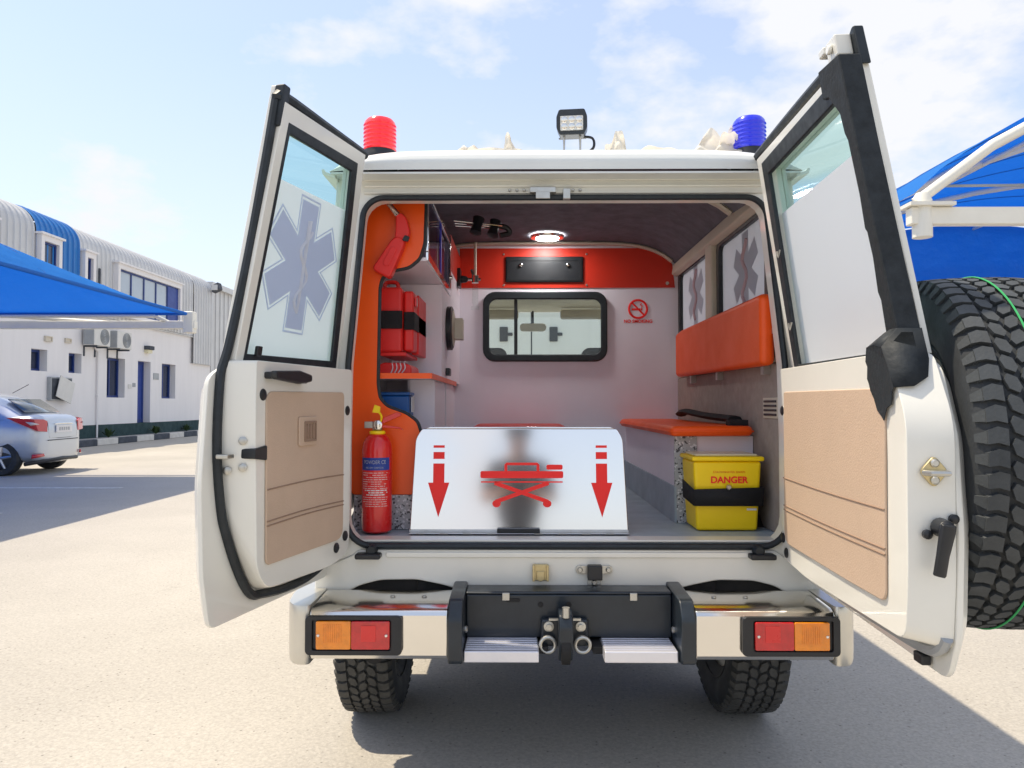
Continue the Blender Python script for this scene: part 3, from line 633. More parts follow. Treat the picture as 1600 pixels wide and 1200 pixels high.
# sides
def cells(ys, zs, holes, fo, fi, name, m, parent, bevel=0):
    ys = sorted({*ys, *[h[0] for h in holes], *[h[1] for h in holes]}); zs = sorted({*zs, *[h[2] for h in holes], *[h[3] for h in holes]})
    g = G()
    def cell(i, j):
        if i < 0 or j < 0 or i >= len(ys)-1 or j >= len(zs)-1: return False
        cy = (ys[i]+ys[i+1])/2; cz = (zs[j]+zs[j+1])/2
        return not any(h[0] < cy < h[1] and h[2] < cz < h[3] for h in holes)
    for i in range(len(ys)-1):
        for j in range(len(zs)-1):
            if not cell(i, j): continue
            a, b, c, d = ys[i], ys[i+1], zs[j], zs[j+1]
            g.add([fo(a, c), fo(b, c), fo(b, d), fo(a, d)], [(0, 1, 2, 3)]); g.add([fi(a, c), fi(b, c), fi(b, d), fi(a, d)], [(3, 2, 1, 0)])
            for ok, p, q in ((cell(i-1, j), (a, c), (a, d)), (cell(i+1, j), (b, c), (b, d)), (cell(i, j-1), (a, c), (b, c)), (cell(i, j+1), (a, d), (b, d))):
                if not ok: g.add([fo(*p), fo(*q), fi(*q), fi(*p)], [(0, 1, 2, 3)])
    bm = bmesh.new(); vv = {}
    for f in g.q:
        ids = []
        for k in f:
            key = tuple(round(c, 5) for c in g.v[k])
            if key not in vv: vv[key] = bm.verts.new(key)
            ids.append(vv[key])
        try: bm.faces.new(ids)
        except ValueError: pass
    bmesh.ops.recalc_face_normals(bm, faces=bm.faces)
    me = bpy.data.meshes.new(name); bm.to_mesh(me); bm.free(); me.materials.append(M[m])
    o = bpy.data.objects.new(name, me); COL.objects.link(o); par(o, parent)
    if bevel: k = o.modifiers.new('b', 'BEVEL'); k.width = bevel; k.segments = 2; k.limit_method = 'ANGLE'; k.angle_limit = R(35)
    return o
WIN = [(2.74, 3.38, 1.61, 1.98), (3.56, 4.20, 1.64, 1.99)]
for s in (-1, 1):
    cells([2.555, 2.75, 4.2, 5.95], [.60, 1.34, 1.7, 2.05], WIN+[(4.5, 5.6, 1.36, 1.95), (2.70, 3.52, .60, .86)],
          lambda y, z, s=s: Vector((s*.845*tum(z), y+.0, z)), lambda y, z, s=s: Vector((s*(.775 if z < 1.5 else .772), y, z)), 'side_panel', 'paint', V, .012)
    for k, (a, b, c, d) in enumerate(WIN):
        pane = G(); pane.box(s*.782, s*.786, a-.012, b+.012, c-.012, d+.012); pane = pane.build('side_window', 'clear', V)
        g = G(); g.box(s*.7795, s*.7812, a, b, c, d); g.build('frosted_film', 'film', pane)
        g = G(); g.ring(rr(a-.03, b+.03, c-.03, d+.03, .05), rr(a+.008, b-.008, c+.008, d-.008, .035), s*.758, s*.7795, YZ); g.build('window_gasket', 'blackpl', pane, bevel=.004)
        if s == 1:
            cy, cz = a+.30+.03*k, c+.19
            poly = star_poly(cy, cz, .165, .042)
            g = G(); g.prism(poly, .7783, .7787, YZ); g.build('star_print', 'greyp', pane)
            g = G(); g.tube([(.778, cy+.03*math.sin(q*1.1), cz-.13+q*.026) for q in range(11)], .010, 6); g.build('rod_print', 'pinkp', pane)
g = G(); g.box(-.80, .80, 2.50, 4.25, .70, .79); g.build('floor', 'floor', V)
g = G(); g.box(-.712, .712, 2.482, 2.56, .788, .796); g.build('sill_plate', 'paint', V, bevel=.003)
# roof shell
ST = [(2.488, 2.052), (2.486, 2.085), (2.495, 2.108), (2.53, 2.132), (2.62, 2.158), (2.85, 2.195), (3.3, 2.25), (4.6, 2.26), (5.6, 2.22), (6.0, 2.08)]
def rf(a, b):
    i = min(int(b*(len(ST)-1)), len(ST)-2); t = b*(len(ST)-1)-i; y = ST[i][0]*(1-t)+ST[i+1][0]*t; zt = ST[i][1]*(1-t)+ST[i+1][1]*t
    s = 2*a-1; hw = .805; q = abs(s)
    return Vector((s*hw*(1 if q < .98 else 1), y, 2.045+(zt-2.045)*max(0, 1-q**7)**.6))
g = G(); g.grid(rf, 40, 27); g.build('roof_cap', 'paint2', V, ang=50)
g = G(); g.box(-.80, .80, 2.49, 2.60, 2.038, 2.0445); g.build('roof_flange', 'paint2', V)
for s in (-1, 1):
    g = G(); g.prism([(s*.79, 2.028), (s*.832, 2.040), (s*.836, 2.056), (s*.828, 2.058), (s*.822, 2.048), (s*.79, 2.037)], 2.50, 6.0, XZ); g.build('rain_gutter', 'paint', V)
def beacon(x, m):
    g = G(); g.lathe([(.066, 0), (.068, .04), (.064, .052), (.062, .066)], (x, 2.75, 2.135), (0, 0, 1), 28); b = g.build('beacon', 'blackpl', V)
    pr = [(.055, .066)]
    for k in range(7): pr += [(.060, .068+k*.015), (.0625, .074+k*.015), (.060, .080+k*.015)]
    pr += [(.058, .177), (.05, .187), (.02, .19)]
    g = G(); g.lathe(pr, (x, 2.75, 2.135), (0, 0, 1), 28); g.build('beacon_lens', m, b)
beacon(-.683, 'beacon'); beacon(.708, 'beaconb')
# work light
WL = Matrix.Translation((.040, 2.72, 2.298)) @ Matrix.Rotation(R(-6), 4, 'Z') @ Matrix.Rotation(R(8), 4, 'X')
WF = lambda a, b, c: WL @ Vector((a, c, b))
g = G(); g.prism(smoothpoly([(-.057, -.02), (-.045, -.046), (.045, -.046), (.057, -.02), (.057, .02), (.047, .046), (-.047, .046), (-.057, .02)], .006), -.03, .045, WF); wl = g.build('work_light', 'towblk', V, bevel=.004)
g = G(); g.prism(rr(-.042, .042, -.032, .020, .004), -.036, -.031, WF); g.build('lens', 'led', wl)
g = G()
for i in range(3):
    for j in range(2): g.lathe([(.012, 0), (.009, .002), (.003, .002)], WF(-.027+i*.027, -.018+j*.024, -.0365), tuple(WL.to_3x3() @ Vector((0, -1, 0))), 12)
g.build('led_cups', 'chrome', wl)
g = G()
for k in range(6): g.box(-.052, .052, -.043+k*.0165, -.041+k*.0165, .0455, .07, WF)
g.build('cooling_fins', 'towblk', wl)
g = G(); g.tube([WF(-.03, -.046, 0), WF(-.03, -.105, 0), WF(.03, -.105, 0), WF(.03, -.046, 0)], .005, 6); g.build('bracket', 'steel', wl)
g = G(); g.tube(curve_pts([WF(.03, -.04, .04), WF(.075, -.05, .03), WF(.08, -.085, .02), WF(.05, -.11, .02)]), .005, 6); g.build('cable', 'blackpl', wl)
# scraps of protective film left on the roof
from mathutils import noise as mnoise
def scrap(cx, cy, w_, h_, seed, lean=0):
    def fn(a, b):
        n = mnoise.noise(Vector((a*2.2+seed*3.1, b*2.2, seed))); n2 = mnoise.noise(Vector((a*5+seed, b*5, 7+seed)))
        wd = w_*(1-.3*b); top = .75+.5*mnoise.noise(Vector((a*3, seed, 2)))
        return Vector((cx+(a-.5)*wd+lean*b+.03*n*b, cy+.09*(b-b*b)+.05*n+.02*n2-.03*(1-b), 2.165+h_*b*top*(1-.5*(2*a-1)**4)+.008*n2*b))
    g = G(); g.grid(fn, 16, 14); g.build('film_scrap', 'wrap', V, ang=60, recalc=False)
scrap(-.37, 2.76, .15, .09, 3, .02); scrap(-.15, 2.78, .055, .14, 5, -.05); scrap(.205, 2.76, .11, .16, 9, .005); scrap(.56, 2.76, .20, .16, 11, .05); scrap(-.24, 2.72, .34, .055, 14); scrap(.36, 2.72, .30, .05, 17); scrap(.62, 2.72, .14, .12, 21, .02)

# ---- cab and front
g = G(); g.box(-.775, .775, 4.252, 5.9, .55, .72); g.box(-.78, .78, 5.9, 7.35, .45, 1.12); g.prism([(5.85, 1.12), (6.15, 1.12), (5.88, 1.30), (5.8, 1.30)], -.78, .78, YZ); g.build('front_body', 'paint', V, bevel=.03)
for s in (-1, 1):
    g = G(); g.prism([(5.95, 1.25), (6.05, 1.25), (5.84, 2.04), (5.72, 2.04)], s*.70, s*.80, YZ); g.build('windscreen_pillar', 'paint', V)
    g = G(); g.box(s*.80, s*.806, 4.49, 5.61, 1.35, 1.96); g.build('cab_window', 'clear', V)
g = G(); g.prism([(6.03, 1.28), (6.036, 1.28), (5.836, 1.98), (5.83, 1.98)], -.70, .70, YZ); g.build('windscreen', 'clear', V)
g = G(); g.box(-.74, .74, 4.27, 5.85, 1.985, 2.02); g.build('cab_headliner', 'cream', V)
for x in (-.36, .36):
    g = G(); g.prism(rr(x-.2, x+.2, 1.90, 1.975, .02), 5.6, 5.62, XZ); g.build('sun_visor', 'cream', V, bevel=.005)
    g = G(); g.prism(smoothpoly([(x-.22, .9), (x+.22, .9), (x+.20, 1.38), (x-.20, 1.38)], .06), 4.50, 4.64, XZ); st_ = g.build('cab_seat', 'blackpl', V, bevel=.03)
    g = G(); g.prism(rr(x-.13, x+.13, 1.40, 1.60, .05), 4.52, 4.62, XZ); g.build('headrest', 'blackpl', st_, bevel=.02)
g = G(); g.prism(rr(-.15, .05, 1.80, 1.86, .028, 6), 5.52, 5.55, XZ); a = g.build('rear_view_mirror', 'cream', V, bevel=.008)
g = G(); g.tube([(-.05, 5.55, 1.84), (-.05, 5.6, 1.96)], .008, 6); g.build('mirror_stem', 'blackpl', a)
g = G(); g.box(-.74, .74, 5.55, 5.95, 1.0, 1.27); g.build('dashboard', 'blackpl', V, bevel=.03)
g = G(); g.box(-.72, .72, 7.36, 7.5, .5, .72); g.build('front_bumper', 'chrome', V, bevel=.02)
# ---- underbody
g = G()
for s in (-1, 1): g.box(s*.40, s*.50, 2.42, 7.2, .48, .60)
g.box(-.52, .52, 2.405, 2.46, .47, .60); g.box(-.40, .40, 4.0, 4.1, .47, .58); g.build('chassis_rails', 'under', V, bevel=.01)
g = G(); g.box(-.74, .74, 2.49, 6.0, .61, .695); g.build('underfloor', 'under', V)
g = G(); g.tube([(-.72, 3.10, .39), (-.15, 3.10, .39), (-.1, 3.10, .39), (.1, 3.10, .39), (.15, 3.10, .39), (.72, 3.10, .39)], [.05, .05, .13, .13, .05, .05], 14); g.build('rear_axle', 'under', V)
g = G()
for s in (-1, 1): g.tube(curve_pts([(s*.52, 2.55, .58), (s*.52, 2.9, .47), (s*.52, 3.25, .45), (s*.52, 3.7, .5), (s*.52, 4.1, .6)]), .03, 6)
g.build('leaf_springs', 'under', V)
g = G(); g.tube([(-.62, 2.36, .455), (-.62, 2.85, .50), (-.58, 3.0, .55)], .032, 12); g.build('exhaust_pipe', 'under', V)
g = G()
for s in (-1, 1): g.box(s*.52, s*.83, 2.50, 2.54, .53, .70)
g.box(-.5, .5, 2.48, 2.52, .60, .66)
g.build('rear_crossmember', 'under', V, bevel=.006)
# wheel arch liners
for s in (-1, 1):
    g = G(); g.tube([(s*.76, 3.10+.47*math.cos(R(k)), .39+.47*math.sin(R(k))) for k in range(20, 165, 12)], .055, 6); g.build('wheel_arch', 'under', V)

# ---- wheels
def wheel(name, c, ax, rad, wid, parent, tm, n=40, rows=5, zig=.35, spare=False, ph=0):
    c = Vector(c); ax = Vector(ax).normalized(); u = ax.orthogonal().normalized(); v_ = ax.cross(u); h = wid/2
    def P(t, r, s): return c+ax*s+(u*math.cos(t)+v_*math.sin(t))*r
    rd = rad-.013
    prof = [(rad*.55, -h*.62), (rad*.62, -h*.80), (rad*.74, -h*.98), (rad*.84, -h*1.0), (rad*.93, -h*.93), (rd, -h*.80), (rd+.002, -h*.3), (rd+.002, h*.3), (rd, h*.80), (rad*.93, h*.93), (rad*.84, h), (rad*.74, h*.98), (rad*.62, h*.80), (rad*.55, h*.62)]
    g = G(); g.lathe(prof, c, ax, 72, False); ty = g.build(name, 'tyre', parent)
    g = G(); da = 2*math.pi/n
    edges = [-.80+1.6*k/rows for k in range(rows+1)]
    for k in range(n):
        for r_ in range(rows):
            s0, s1 = edges[r_]*h+.004, edges[r_+1]*h-.004; a0 = k*da+(da*.5 if r_ % 2 else 0)+ph; sk = zig*da*(1 if r_ % 2 else -1)
            gp = .13*da
            # hexagonal block with a kinked leading and trailing edge
            m_ = (s0+s1)/2
            kk = .16*(s1-s0); sl_ = .10*da*(1 if r_ % 2 else -1); q = [(a0+gp-sl_, s0+kk), (a0+gp+sl_, s1-kk), (a0+da*.5+sl_*2, s1+kk*.7), (a0+da-gp+sl_, s1-kk), (a0+da-gp-sl_, s0+kk), (a0+da*.5-sl_*2, s0-kk*.7)]
            if r_ in (0, rows-1):
                e = -1 if r_ == 0 else 1
                so = (s0 if e < 0 else s1); si = (s1 if e < 0 else s0)
                so2 = so+e*.012
                q = [(a0+gp, si), (a0+gp+sk*.6, (si+so2)/2), (a0+gp*1.4, so2), (a0+da-gp*1.4, so2), (a0+da-gp+sk*.6, (si+so2)/2), (a0+da-gp, si)]
            def rt(s): return rad-.006*max(0, (abs(s)/h-.3))**2*2
            top = [P(t, rt(s), s) for t, s in q]; bot = [P(t, rd-.01, s) for t, s in q]
            g.add(top+bot, [(0, 1, 2, 3, 4, 5)]+[(i, i+6, (i+1) % 6+6, (i+1) % 6) for i in range(6)])
            if r_ in (0, rows-1):
                e = -1 if r_ == 0 else 1; so = (h*.80+.010)*e
                lo = a0+gp*1.6; hi = a0+da-gp*1.6
                g.add([P(lo, rt(so)-.003, so*.985), P(hi, rt(so)-.003, so*.985), P(hi-.1*da, rad*.925, e*h*.985), P(lo+.1*da, rad*.925, e*h*.985), P(lo, rd-.012, so*.9), P(hi, rd-.012, so*.9), P(hi-.1*da, rad*.91, e*h*.88), P(lo+.1*da, rad*.91, e*h*.88)],
                      [(0, 1, 2, 3), (0, 4, 5, 1), (1, 5, 6, 2), (2, 6, 7, 3), (3, 7, 4, 0)])
    g.build('tread', tm, ty, smooth=False)
    g = G()
    for rr_ in (.66, .70, .78, .86):
        for e in (-1, 1): g.tube([P(2*math.pi*k/60, rad*rr_, e*h*(.955 if rr_ > .8 else .93 if rr_ > .72 else .87)) for k in range(60)], .0035, 5, True)
    g.build('sidewall_rib', 'tyre', ty)
    g = G(); g.lathe([(rad*.57, -h*.62), (rad*.55, -h*.5), (rad*.48, -h*.35), (rad*.46, h*.3), (rad*.30, h*.42), (rad*.16, h*.36), (.001, h*.36)], c, ax, 40, False); g.build('rim', 'white', ty)
    if spare:
        g = G(); g.tube([P(2*math.pi*k/120, rad+.0012, h*.02) for k in range(120)], .0022, 6, True); g.build('paint_line', 'green', ty)
    return ty
for s in (-1, 1):
    wheel('wheel', (s*.738, 3.10, .39), (s, 0, 0), .39, .222, V, 'oldtread', 52, 5, .2, ph=.02*s)
    wheel('wheel', (s*.745, 6.2, .39), (s, 0, 0), .39, .255, V, 'oldtread', 30, 4)

# ---- rear bumper
for s in (-1, 1):
    pr = [(2.252, .478), (2.242, .492), (2.240, .612), (2.246, .624), (2.262, .632), (2.44, .640), (2.44, .60), (2.30, .60), (2.30, .478)]
    g = G(); g.prism(pr, s*.374, s*.792, YZ); bf = g.build('bumper_face', 'chrome', V, bevel=.004, ang=25)
    g = G()
    for x in (.46, .56): screw(g, (s*x, 2.36, .637), (0, 0, 1), .008, .005)
    g.build('bumper_bolts', 'steel', bf)
    plan = smoothpoly([(s*.7935, 2.238), (s*.84, 2.244), (s*.872, 2.29), (s*.890, 2.40), (s*.892, 2.62), (s*.86, 2.62), (s*.7935, 2.45)], .03, 5)
    low = [(x*.985 if abs(x) > .83 else x, y_+(.012 if y_ < 2.3 else 0)) for x, y_ in plan]
    g = G(); zs = [.462, .472, .50, .56, .615, .634, .64]; ins = [.03, .012, .004, 0, .0, .008, .02]
    cen = Vector((s*.83, 2.45)); n_ = len(plan); vs = []
    for z_, q in zip(zs, ins): vs += [Vector((p[0]+(cen.x-p[0])*q*1.5, p[1]+(cen.y-p[1])*q*.8, z_)) for p in plan]
    fs = [(k*n_+i, k*n_+(i+1) % n_, (k+1)*n_+(i+1) % n_, (k+1)*n_+i) for k in range(len(zs)-1) for i in range(n_)]+[tuple(range(n_)), tuple(range((len(zs)-1)*n_, len(zs)*n_))]
    g.add(vs, fs); g.build('bumper_end', 'steelcap', V, ang=50)
    g = G(); g.prism(smoothpoly([(2.225, .470), (2.225, .605), (2.265, .655), (2.50, .665), (2.50, .45), (2.30, .46)], .015), s*.328, s*.3735, YZ); br = g.build('bumper_bracket', 'towblk', V, bevel=.006)
    g = G(); screw(g, (s*.3275, 2.33, .545), (-s, 0, 0), .011, .008); g.build('bracket_bolt', 'steel', br)
    # tail lamp
    x0, x1 = sorted((s*.510, s*.802))
    g = G(); g.ring(rr(x0, x1, .497, .614, .014), rr(x0+.022+(.012 if s > 0 else .0), x1-.022-(.012 if s < 0 else 0), .512, .602, .006), 2.224, 2.2395, XZ); g.prism(rr(x0+.02, x1-.02, .510, .604, .006), 2.233, 2.2392, XZ); tl = g.build('tail_lamp', 'blackpl', V, bevel=.003)
    ai, ao = sorted((s*.663, s*.768)); ri, ro = sorted((s*.546, s*.662))
    g = G(); g.prism(rr(ai, ao, .516, .600, .005), 2.219, 2.2325, XZ); la = g.build('amber_lens', 'amber', tl, bevel=.003)
    g = G()
    for k in range(9): g.box(ai+.022+k*.0065, ai+.025+k*.0065, 2.2175, 2.2188, .537, .592)
    g.build('lens_rib', 'amber', tl)
    g = G(); g.prism(rr(ri, ro, .516, .600, .005), 2.219, 2.2325, XZ); g.build('red_lens', 'redlens', tl, bevel=.003)
    g = G(); g.box(ri+.03, ri+.075, 2.2172, 2.2188, .540, .588); g.build('lens_bullseye', 'red', tl, bevel=.0007)
    g = G()
    for x in (s*.76, s*.556): screw(g, (x, 2.2188, .558), (0, -1, 0), .0045, .003)
    g.build('lens_screw', 'chrome', tl)
# tow bar
g = G(); g.box(-.327, .327, 2.36, 2.40, .51, .645); g.box(-.327, .327, 2.36, 2.45, .6452, .655); tb = g.build('tow_bar', 'towblk', V, bevel=.006)
for x in (-.20, .205):
    g = G(); g.box(x-.012, x+.012, 2.352, 2.3598, .628, .652); g.build('tab', 'steel', tb, bevel=.002)
g = G(); g.prism(rr(-.20, -.155, .622, .634, .005), 2.3575, 2.3598, XZ); g.build('slot', 'under', tb)
for x in (-.09, .0):
    g = G(); g.lathe([(.009, 0), (.009, .0018)], (x-.0, 2.3598, .614), (0, -1, 0), 14); g.build('bolt_hole', 'under', tb)
for a, b in ((-.326, -.098), (.100, .322)):
    g = G(); g.box(a, b, 2.243, 2.385, .470, .505); stp = g.build('step', 'alustep', V, bevel=.004)
    g = G()
    for k in range(6): g.box(a+.004, b-.004, 2.262+k*.021, 2.268+k*.021, .5052, .507)
    g.build('tread_ridge', 'alustep', stp)
    g = G(); g.box(b-.03 if a < 0 else a-.03, b+.03 if a < 0 else a+.03, 2.30, 2.42, .478, .500); g.build('step_mount', 'under', stp, bevel=.003)
hx = -.015
g = G(); g.box(hx-.075, hx+.075, 2.33, 2.3598, .49, .575); hp = g.build('tow_hitch', 'towblk', V, bevel=.008)
g = G(); g.prism(smoothpoly([(2.33, .615), (2.27, .605), (2.255, .57), (2.26, .52), (2.29, .46), (2.32, .45), (2.335, .48)], .012), hx-.022, hx+.022, YZ); g.build('hook', 'towblk', hp, bevel=.006)
g = G(); g.prism(smoothpoly([(2.262, .535), (2.252, .50), (2.262, .468), (2.285, .448), (2.29, .47), (2.278, .50), (2.28, .53)], .008), hx-.014, hx+.014, YZ); g.build('jaw', 'under', hp, bevel=.004)
g = G()
for x in (-.05, .05): g.lathe([(.016, 0), (.016, .006), (.009, .007), (.009, .016)], (hx+x, 2.3298, .555), (0, -1, 0), 14)
g.box(hx-.05, hx+.05, 2.318, 2.329, .575, .582); g.build('hitch_bolts', 'steel', hp)
for x in (-.054, .054):
    g = G(); g.tube([(hx+x+.023*math.cos(R(k)), 2.305, .505+.023*math.sin(R(k))) for k in range(0, 360, 20)], .006, 8, True); g.build('chain_eye', 'steel', hp)
g = G(); g.lathe([(.012, 0), (.012, .03)], (hx, 2.268, .60), (0, 0, 1), 12); g.build('pin', 'steel', hp)

# ---- rear doors
class Door:
    def __init__(d, s, xh, yaw, lam):
        t = R(yaw); d.s = s; d.o = Vector((xh, 2.47, .79)); d.u = Vector((-s*math.cos(t), -math.sin(t), 0)); d.n = Vector((s*math.sin(t), -math.cos(t), 0)); d.lam = lam
    def __call__(d, u, v, w): return d.o+d.u*u+Vector((0, 0, v))+d.n*(w-d.lam*max(0, v-.55))
def make_door(D, skin_lo, box0, box1, up_o, up_i, skin_up, glass_p, film_v, trim, seams, TH, UT):
    g = G(D); m = len(skin_lo)
    # outer skin with a slight outward bulge
    c = Vector((sum(p[0] for p in skin_lo)/m, sum(p[1] for p in skin_lo)/m))
    inn = [(c.x+(p[0]-c.x)*.9, c.y+(p[1]-c.y)*.9) for p in skin_lo]
    vs = [D(*p, -.004) for p in skin_lo]+[D(*p, .008) for p in skin_lo]+[D(*p, .032) for p in inn]
    g.add(vs, [tuple(range(m))]+[(i, (i+1) % m, m+(i+1) % m, m+i) for i in range(m)]+[(m+i, m+(i+1) % m, 2*m+(i+1) % m, 2*m+i) for i in range(m)]+[tuple(range(3*m-1, 2*m-1, -1))])
    g.prism(box0, -.004, -TH, D, box1)
    g.ring(skin_up, up_i, -.004, .010, D); g.ring(up_o, up_i, -.0045, -UT, D)
    return g.build('rear_door', 'paint', V, bevel=.005, ang=32)
def strip(D, pts, w, h, name, m, parent, closed=False, n=5, r=.012):
    P = curve_pts([Vector((p[0], p[1], 0)) for p in pts], n, closed)
    g = G(); g.tube([D(p.x, p.y, w) for p in P], r, 8, closed, sq=h); return g.build(name, m, parent)

# left (narrow) door
DL = Door(-1, -.80, 103.5, .15)
skl = smoothpoly([(.0, -.112), (.618, -.110), (.646, .03), (.657, .256), (.632, .53), (.545, .575), (0, .575)], .025, 3)
b0 = smoothpoly([(.012, -.04), (.14, -.078), (.45, -.055), (.56, .13), (.60, .349), (.592, .575), (.008, .575)], [.05, .06, .06, .1, .1, .01, .01], 4)
b1 = smoothpoly([(.018, -.025), (.14, -.045), (.50, -.03), (.546, .03), (.556, .349), (.56, .575), (.014, .575)], [.05, .06, .05, .03, .1, .01, .01], 4)
uo = [(.008, .575), (.572, .575), (.515, 1.268), (.028, 1.285)]; ui = [(.03, .590), (.527, .584), (.474, 1.214), (.082, 1.232)]
su = [(-.005, .575), (.572, .575), (.522, 1.312), (-.005, 1.312)]
dl = make_door(DL, skl, b0, b1, uo, ui, su, None, None, None, None, .09, .035)
g = G(); g.prism([(.02, .58), (.535, .575), (.482, 1.224), (.074, 1.242)], -.012, -.009, DL); gl = g.build('window_glass', 'glass', dl, smooth=False)
g = G(); g.prism([(.034, .592), (.520, .590), (.484, 1.080), (.074, 1.092)], -.0145, -.0125, DL); g.build('window_film', 'film', dl, smooth=False)
sp = star_poly(.285, .872, .187, .046)
g = G(); g.prism(sp, -.0165, -.0155, DL); g.build('star_emblem', 'star', dl, smooth=False)
ed = star_poly(.285, .872, .200, .056); ed2 = star_poly(.285, .872, .195, .0525)
g = G(); g.ring(ed, ed2, -.0165, -.0155, DL); g.build('star_outline', 'star', dl, smooth=False)
g = G(); g.tube([DL(.285, .872-.135+k*.03, -.0165) for k in range(10)], [.006, .0075, .0075, .008, .008, .009, .009, .01, .011, .012], 6, sq=.3); g.tube([DL(.285+.026*math.sin(k*.72), .872-.14+k*.0165, -.0175) for k in range(16)], .0062, 6, sq=.3); g.build('rod_and_snake', 'rod', dl)
g = G(); g.ring([(.022, .578), (.540, .574), (.486, 1.224), (.072, 1.244)], [(.056, .602), (.526, .595), (.473, 1.196), (.106, 1.208)], -.0365, -.0255, DL); g.build('window_gasket', 'rubber', dl, bevel=.003)
strip(DL, [(.0, 1.295), (.25, 1.292), (.50, 1.288), (.522, 1.27)], -.016, 1, 'weather_seal', 'rubber', dl, n=4, r=.016)
strip(DL, [(.524, 1.285), (.532, 1.1), (.548, .85), (.575, .62), (.598, .52), (.607, .349), (.59, .2), (.565, .12), (.51, .01), (.455, -.058), (.40, -.072), (.28, -.085), (.14, -.082), (.03, -.05), (.002, .02), (0, .2), (0, .5)], -.012, 1, 'weather_seal', 'rubber', dl, n=6, r=.0125)
g = G(); g.prism(rr(.495, .528, 1.20, 1.312, .006), -.034, -.006, DL); g.build('seal_corner', 'rubber', dl, bevel=.004)
tp = smoothpoly([(.075, .03), (.512, .034), (.517, .495), (.072, .500)], [.045, .02, .03, .02], 5)
g = G(); g.prism(tp, -.0905, -.097, DL); tr = g.build('trim_panel', 'beige', dl, bevel=.003)
for v_ in (.234, .150, .138):
    g = G(); g.tube([DL(.076+.436*k/8, v_+.004*math.sin(k*.4), -.0972) for k in range(9)], .0022, 6); g.build('trim_seam', 'beigeline', tr)
g = G(); g.prism(rr(.255, .36, .34, .425, .008), -.0972, -.1035, DL); ash = g.build('ashtray', 'beige', tr, bevel=.003)
g = G(); g.ring(rr(.268, .335, .352, .412, .004), rr(.274, .329, .358, .406, .003), -.1037, -.107, DL)
for k in range(3): g.prism(rr(.280+k*.016, .290+k*.016, .360, .404, .002, 2), -.1037, -.1065, DL)
g.build('ashtray_slots', 'beigeline', ash)
g = G(); g.prism(smoothpoly([(.335, .525), (.40, .517), (.525, .527), (.528, .549), (.40, .555), (.335, .545)], .008), -.112, -.130, DL); g.prism(rr(.335, .365, .520, .545, .006), -.0905, -.116, DL); g.prism(rr(.498, .525, .528, .547, .006), -.0905, -.116, DL); g.build('pull_handle', 'blackpl', dl, bevel=.005)
for u_, v_ in ((.528, .486), (.043, .440), (.112, .006), (.052, .034)):
    g = G(); g.lathe([(.016, 0), (.016, .003), (.011, .006)], DL(u_, v_, -.0905), tuple(-DL.n), 18); g.build('plug', 'blackpl', dl)
g = G(); g.prism([(.57, .32), (.57, .345), (.512, .352), (.512, .312)], -.055, -.098, DL); g.build('latch', 'blackpl', dl, bevel=.004)
g = G(); g.box(.595, .625, .322, .334, -.055, -.02, DL); g.build('latch_tongue', 'steel', dl, bevel=.003)
for w_, v_ in ((-.062, .366), (-.062, .297), (-.028, .290)):
    uu = .5935-.03*(-w_)/.09; g = G(); nrm = (DL.u*.93-DL.n*.36).normalized(); g.lathe([(.011, -.002), (.011, .003), (.007, .005)], DL(.60-.044*(-w_)/.09, v_, w_), tuple(nrm), 14); g.build('door_bolt', 'steel', dl)
for v_ in (.02, .42):
    g = G(); g.tube([DL(-.012, v_-.04, .01), DL(-.012, v_+.04, .01)], .014, 10); g.build('hinge', 'paint', dl)
g = G(); g.prism(rr(.475, .498, .590, .618, .003), -.037, -.048, DL); g.build('window_catch', 'blackpl', dl, bevel=.003)

# right (wide) door
DR = Door(1, .80, 87.3, .165)
skr = smoothpoly([(.0, -.122), (.876, -.127), (.916, -.03), (.930, .197), (.912, .395), (.852, .545), (.785, .575), (0, .575)], .025, 3)
b0 = smoothpoly([(.05, -.055), (.30, -.075), (.905, -.062), (.922, .10), (.925, .42), (.845, .575), (.05, .575)], [.05, .06, .04, .05, .05, .02, .01], 4)
b1 = smoothpoly([(.06, -.035), (.30, -.052), (.900, -.040), (.914, .10), (.916, .43), (.835, .575), (.06, .575)], [.05, .06, .04, .05, .05, .02, .01], 4)
uo = [(.05, .575), (.815, .575), (.778, 1.255), (.07, 1.265)]; ui = [(.095, .585), (.792, .582), (.756, 1.212), (.135, 1.212)]
su = [(-.005, .575), (.815, .575), (.770, 1.325), (-.005, 1.318)]
dr = make_door(DR, skr, b0, b1, uo, ui, su, None, None, None, None, .10, .055)
g = G(); g.prism([(.085, .577), (.796, .572), (.760, 1.22), (.125, 1.22)], -.022, -.019, DR); g.build('window_glass', 'glass', dr, smooth=False)
g = G(); g.prism([(.10, .590), (.788, .588), (.764, 1.070), (.128, 1.070)], -.0245, -.0225, DR); g.build('window_film', 'film', dr, smooth=False)
g = G(); g.ring([(.075, .574), (.805, .572), (.765, 1.240), (.110, 1.240)], [(.118, .588), (.786, .585), (.748, 1.190), (.160, 1.190)], -.0565, -.0425, DR); g.build('window_gasket', 'rubber', dr, bevel=.004)
for v_ in (.70, .93):
    g = G(); g.tube([DR(.10+.05*(v_-.6), v_+.02, -.058), DR(.115+.05*(v_-.6), v_, -.062), DR(.13+.05*(v_-.6), v_+.02, -.058)], .003, 6); g.build('gasket_clip', 'steel', dr)
strip(DR, [(.0, 1.300), (.35, 1.300), (.70, 1.295)], -.022, 1, 'weather_seal', 'rubber', dr, n=4, r=.018)
strip(DR, [(.03, .5), (.03, .2), (.035, .03), (.08, -.045), (.18, -.078), (.34, -.092)], -.014, 1, 'weather_seal', 'rubber', dr, n=6, r=.0125)
